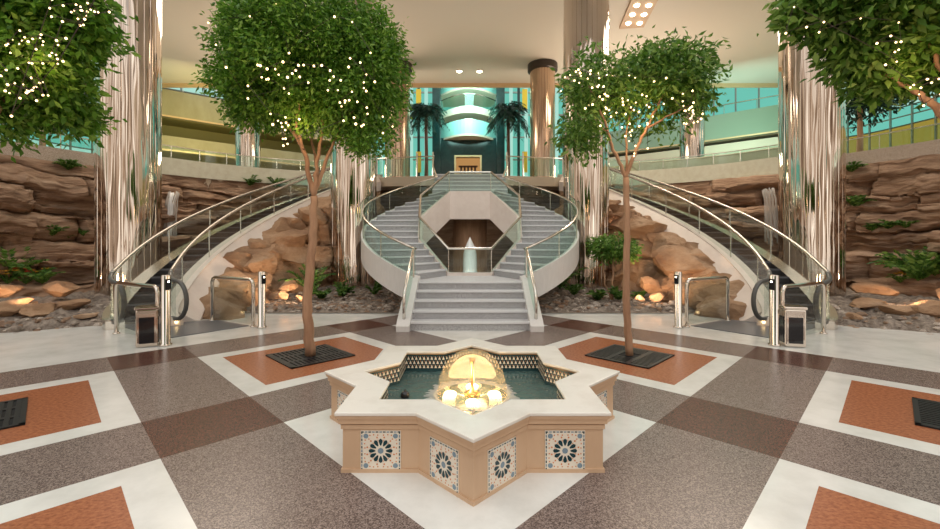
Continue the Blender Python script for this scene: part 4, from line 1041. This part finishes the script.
# side curtain walls
num = 4
for s in (-1, 1):
    pts = [(19.5, 8), (19.0, 14), (18.3, 19.5), (16.5, 21.5)]; P = walk(pts, 36)
    zones = [(4.1, 6.0, 'litpale'), (6.0, 7.6, 'litteal'), (7.6, 9.9, 'litpale')] if s < 0 else [(4.1, 6.6, 'litamber'), (6.6, 7.4, 'litteal'), (7.4, 9.9, 'litpale')]
    for z0, z1, m_ in zones:
        q = MB(); q.sweep([[(s*p.x, p.y, z0), (s*(p.x+.06), p.y, z0), (s*(p.x+.06), p.y, z1), (s*p.x, p.y, z1)] for p in P], M[m_]); o = struct(q.build(f'window_{num}')); num += 1
        f = MB()
        for p in P[::2]: f.box((s*(p.x-.04), p.y, (z0+z1)/2), (.06, .06, z1-z0), M['mull'])
        for z in (z0, (z0+z1)/2, z1): f.tube([(s*(p.x-.04), p.y, z) for p in P], .03, M['mull'], 4)
        f.build('window_frame', o)
q = MB(); q.box((-17.0, 18.2, 8.6), (6, .5, 1.1), M['wood'], R(12)); tag(q.build('bulkhead', bevel=.02), 'dark brown bulkhead under the ceiling behind the left column', 'bulkhead')
# rear lobby
RY = 26
def rx(px): return (px-CX)*RY/F
def rz(py): return H+(HY-py)*RY/F
lob = thing('lobby_portal', 'dark green stone wall with a glowing wooden doorway beyond the stairs', 'portal', (0, RY, UF))
q = MB()
x0, x1 = rx(441), rx(496); d0, d1 = rx(456), rx(480); dz = rz(157)
q.box(((x0+d0)/2, RY+.2, (UF+rz(138))/2), (d0-x0, .4, rz(138)-UF), M['tealD']); q.box(((x1+d1)/2, RY+.2, (UF+rz(138))/2), (x1-d1, .4, rz(138)-UF), M['tealD'])
q.box(((d0+d1)/2, RY+.2, (dz+rz(138))/2), (d1-d0, .4, rz(138)-dz), M['tealD']); q.build('wall', lob)
q = MB(); q.box(((d0+d1)/2, RY+1.2, (UF+dz)/2+.4), (d1-d0+1.4, .1, dz-UF+.8), M['litwood']); q.build('lit_lobby', lob)
q = MB(); cz = rz(163)
for k in range(5): q.box((d0+.3+k*.22, RY+1.0, cz-.35), (.12, .12, .7), M['wood'])
q.box(((d0+d1)/2, RY+.95, cz-.05), (1.2, .3, .08), M['wood']); q.build('counter', lob)
q = MB(); q.box(((d0+d1)/2, RY-.03, dz+.05), (d1-d0+.2, .1, .1), M['gold']); q.box((d0-.05, RY-.03, (UF+dz)/2), (.1, .1, dz-UF), M['gold']); q.box((d1+.05, RY-.03, (UF+dz)/2), (.1, .1, dz-UF), M['gold']); q.build('door_frame', lob)
xc = rx(468.5); hw = (x1-x0)/2
def arc(bulge, n=17): return [(xc+hw*(-1+2*k/(n-1)), RY+.2-bulge*math.sin(math.pi*k/(n-1))) for k in range(n)]
def arcslab(q, z0, z1, b0, mat): q.prism(arc(b0)+[(xc+hw, RY+2.5), (xc-hw, RY+2.5)], z0, z1, mat)
for i, (zb, lab, zz) in enumerate([(rz(140), 'lowest curved balcony glowing teal above the dark lobby wall', 0), (rz(118), 'middle curved balcony with a clear glass front', 1), (rz(95), 'topmost curved balcony seen under the ceiling edge', 2)]):
    g = thing('curved_balcony', lab, 'balcony', (xc, RY, zb)); q = MB(); arcslab(q, zb, zb+.12, 1.3, M['beige']); q.build('slab', g)
    q = MB(); q.sweep([[(x, y, zb+.12), (x, y+.08, zb+.12), (x, y+.08, zb+(.95 if i == 0 else .4)), (x, y, zb+(.95 if i == 0 else .4))] for x, y in arc(1.3)], M['teal'] if i != 1 else M['parap']); q.build('fascia', g)
    if i: q = MB(); q.sweep([[(x, y, zb+.4), (x, y+.02, zb+.4), (x, y+.02, zb+1.1), (x, y, zb+1.1)] for x, y in arc(1.25)], M['glass']); q.build('glass_panel', g)
    q = MB(); q.tube([(x, y, zb+(.97 if i == 0 else 1.12)) for x, y in arc(1.26)], .03, M['steel'], 6); q.build('handrail', g)
    q = MB(); q.box((xc, RY+2.4, zb+.8), (2*hw, .1, 1.5), M['litteal'] if i == 1 else M['beige']); q.build('back_wall', g)
for px, l in ((437, 'left'), (500, 'right')):
    q = MB(); q.box((rx(px), RY-.1, 8.6), (.5, .7, 9), M['tealD']); tag(q.build('stone_pilaster', bevel=.03), f'dark teal stone pilaster framing the curved balconies on the {l}', 'pilaster')
for s in (-1, 1):
    a, b = (rx(372), rx(433)) if s < 0 else (rx(504), rx(566))
    q = MB(); q.box(((a+b)/2, RY+.6, 9), (b-a, .1, 9.8), M['litteal']); o = struct(q.build(f'window_{num}')); num += 1
    f = MB()
    for k in range(9): f.box((a+(b-a)*k/8, RY+.5, 9), (.22 if k % 2 else .16, .12, 9.8), M['litpale'] if k % 2 else M['tealD'])
    for z in (5.4, 6.8, 8.2, 9.6, 11): f.box(((a+b)/2, RY+.5, z), (b-a, .1, .09), M['mull'])
    f.build('window_frame', o)
    cu = MB()
    for k in range(2):
        for z in (6.0, 9.9):
            xx = a+(b-a)*(.35+.4*k); cu.prism([(xx-.16, RY+.42), (xx+.16, RY+.42), (xx+.16, RY+.46), (xx-.16, RY+.46)], z, z+1.3, M['flowerY'])
    cu.build('amber_drape', o)
    q = MB(); q.box((s*9.6, RY+4.2, 10.5), (7.6, .2, 13), M['beige']); struct(q.build(f'wall_rear_{SIDE[s]}'))
q = MB(); q.box((0, RY+6, 12), (56, .3, 17), M['teal']); struct(q.build('wall_back'))
for s in (-1, 1):
    q = MB(); q.box((s*26.1, 24, 8), (.3, 46, 17), M['beige']); struct(q.build(f'wall_{SIDE[s]}'))
# palms
for px, l in ((426, 'left'), (508, 'right')):
    b = Vector(((px-CX)*23.6/F, 23.6, UF)); t = W(px, 110, 23.6); g = thing('palm_tree', f'dark palm standing before the teal windows on the {l} of the lobby', 'palm tree', b)
    MB().tube([b, b+Vector((.03, 0, 2)), t], [.13, .10, .09], M['wood'], 10).build('trunk', g, smooth=True)
    P = []; D = []; q = MB()
    for k in range(64):
        a = random.uniform(0, 6.283); el = random.uniform(-.5, 1.2); ln = random.uniform(.9, 1.25); pts = []
        for j in range(8):
            tt = j/7; pts.append(t+Vector((math.cos(a)*ln*tt*math.cos(el*.6), math.sin(a)*ln*tt*math.cos(el*.6), ln*(math.sin(el)*tt-.75*tt*tt))))
        q.tube(pts, .012, M['palm'], 3)
        for j in range(1, 8):
            d = (pts[j]-pts[j-1]).normalized(); sd = d.cross(Vector((0, 0, 1))).normalized()
            for sg in (-1, 1):
                for f_ in (0, .5): P.append(pts[j].lerp(pts[j-1], f_)); D.append(sd*sg+d*.8+Vector((0, 0, -.4)))
    q.build('frond_stem', g); leaves(np.array(P), np.array(D), .34, M['palm'], 'foliage', g, .16)
# small upper level trees behind the parapets
for s, px, Y in ((-1, 42, 15.6), (1, 860, 15.6)):
    b = Vector(((px-CX)*Y/F, Y, UF)); tp = W(px, 105, Y)
    tree(b, f'dark thin trunked tree on the upper floor behind the {SIDE[s]} granite parapet', ([b, (b+tp)/2, tp], .12, .07), [], [(tp+Vector((0, 0, .3)), (1.3, 1, .7), 70, .2)], .2, 26, .2, M['palm'], 'indoor_tree')

# ------------------------------------------------------------------ accent lights of the place, plus added fill lamps
for s in (-1, 1):
    lamp('rock_spot', 'SPOT', (s*8.6, 8.3, .5), 110, (1, .62, .35), .15, (s*12.0, 11.5, 2.2), 95)
    lamp('boulder_spot', 'SPOT', (s*3.9, 9.9, .35), 110, (1, .66, .40), .12, (s*5.6, 11.4, 1.4), 100)
    lamp('slope_spot', 'SPOT', (s*4.4, 13.6, 2.2), 60, (1, .66, .40), .12, (s*6.0, 13.6, 3.0), 110)
    lamp('overhead_fill', 'AREA', (s*9, 15, 9.6), 260, (1, .86, .70), 4, (s*8, 14, 0))  # added area lamp with no fitting, fills the hall from above
    lamp('ceiling_fill', 'AREA', (s*7.5, 20.6, 5.2), 300, (1, .80, .62), 5, (s*6.5, 16.0, 10), sy=1.2)  # added upward lamp with no fitting, brightens the ceiling
lamp('gallery_green', 'AREA', (-12.5, 20.5, 7.0), 130, (.95, .85, .40), 3, (-15, 24.5, 8.0))
lamp('gallery_teal', 'AREA', (12.5, 20.5, 6.6), 170, (.55, 1, .85), 3, (15, 24.5, 7.8))
lamp('lobby_teal', 'AREA', (0, 23.3, 9.8), 260, (.50, 1, .9), 3, (0, 27, 9.6))
lamp('stair_fill', 'SPOT', (0, 10.5, 9.6), 420, (1, .97, .93), .4, (0, 12.4, 0), 62)  # added spot with no fitting, lightens the staircase
lamp('jet_fill', 'SPOT', (.0, 11.1, .25), 25, (1, .96, .9), .05, (0, 12, 1.2), 80)  # added spot that brightens the water jet
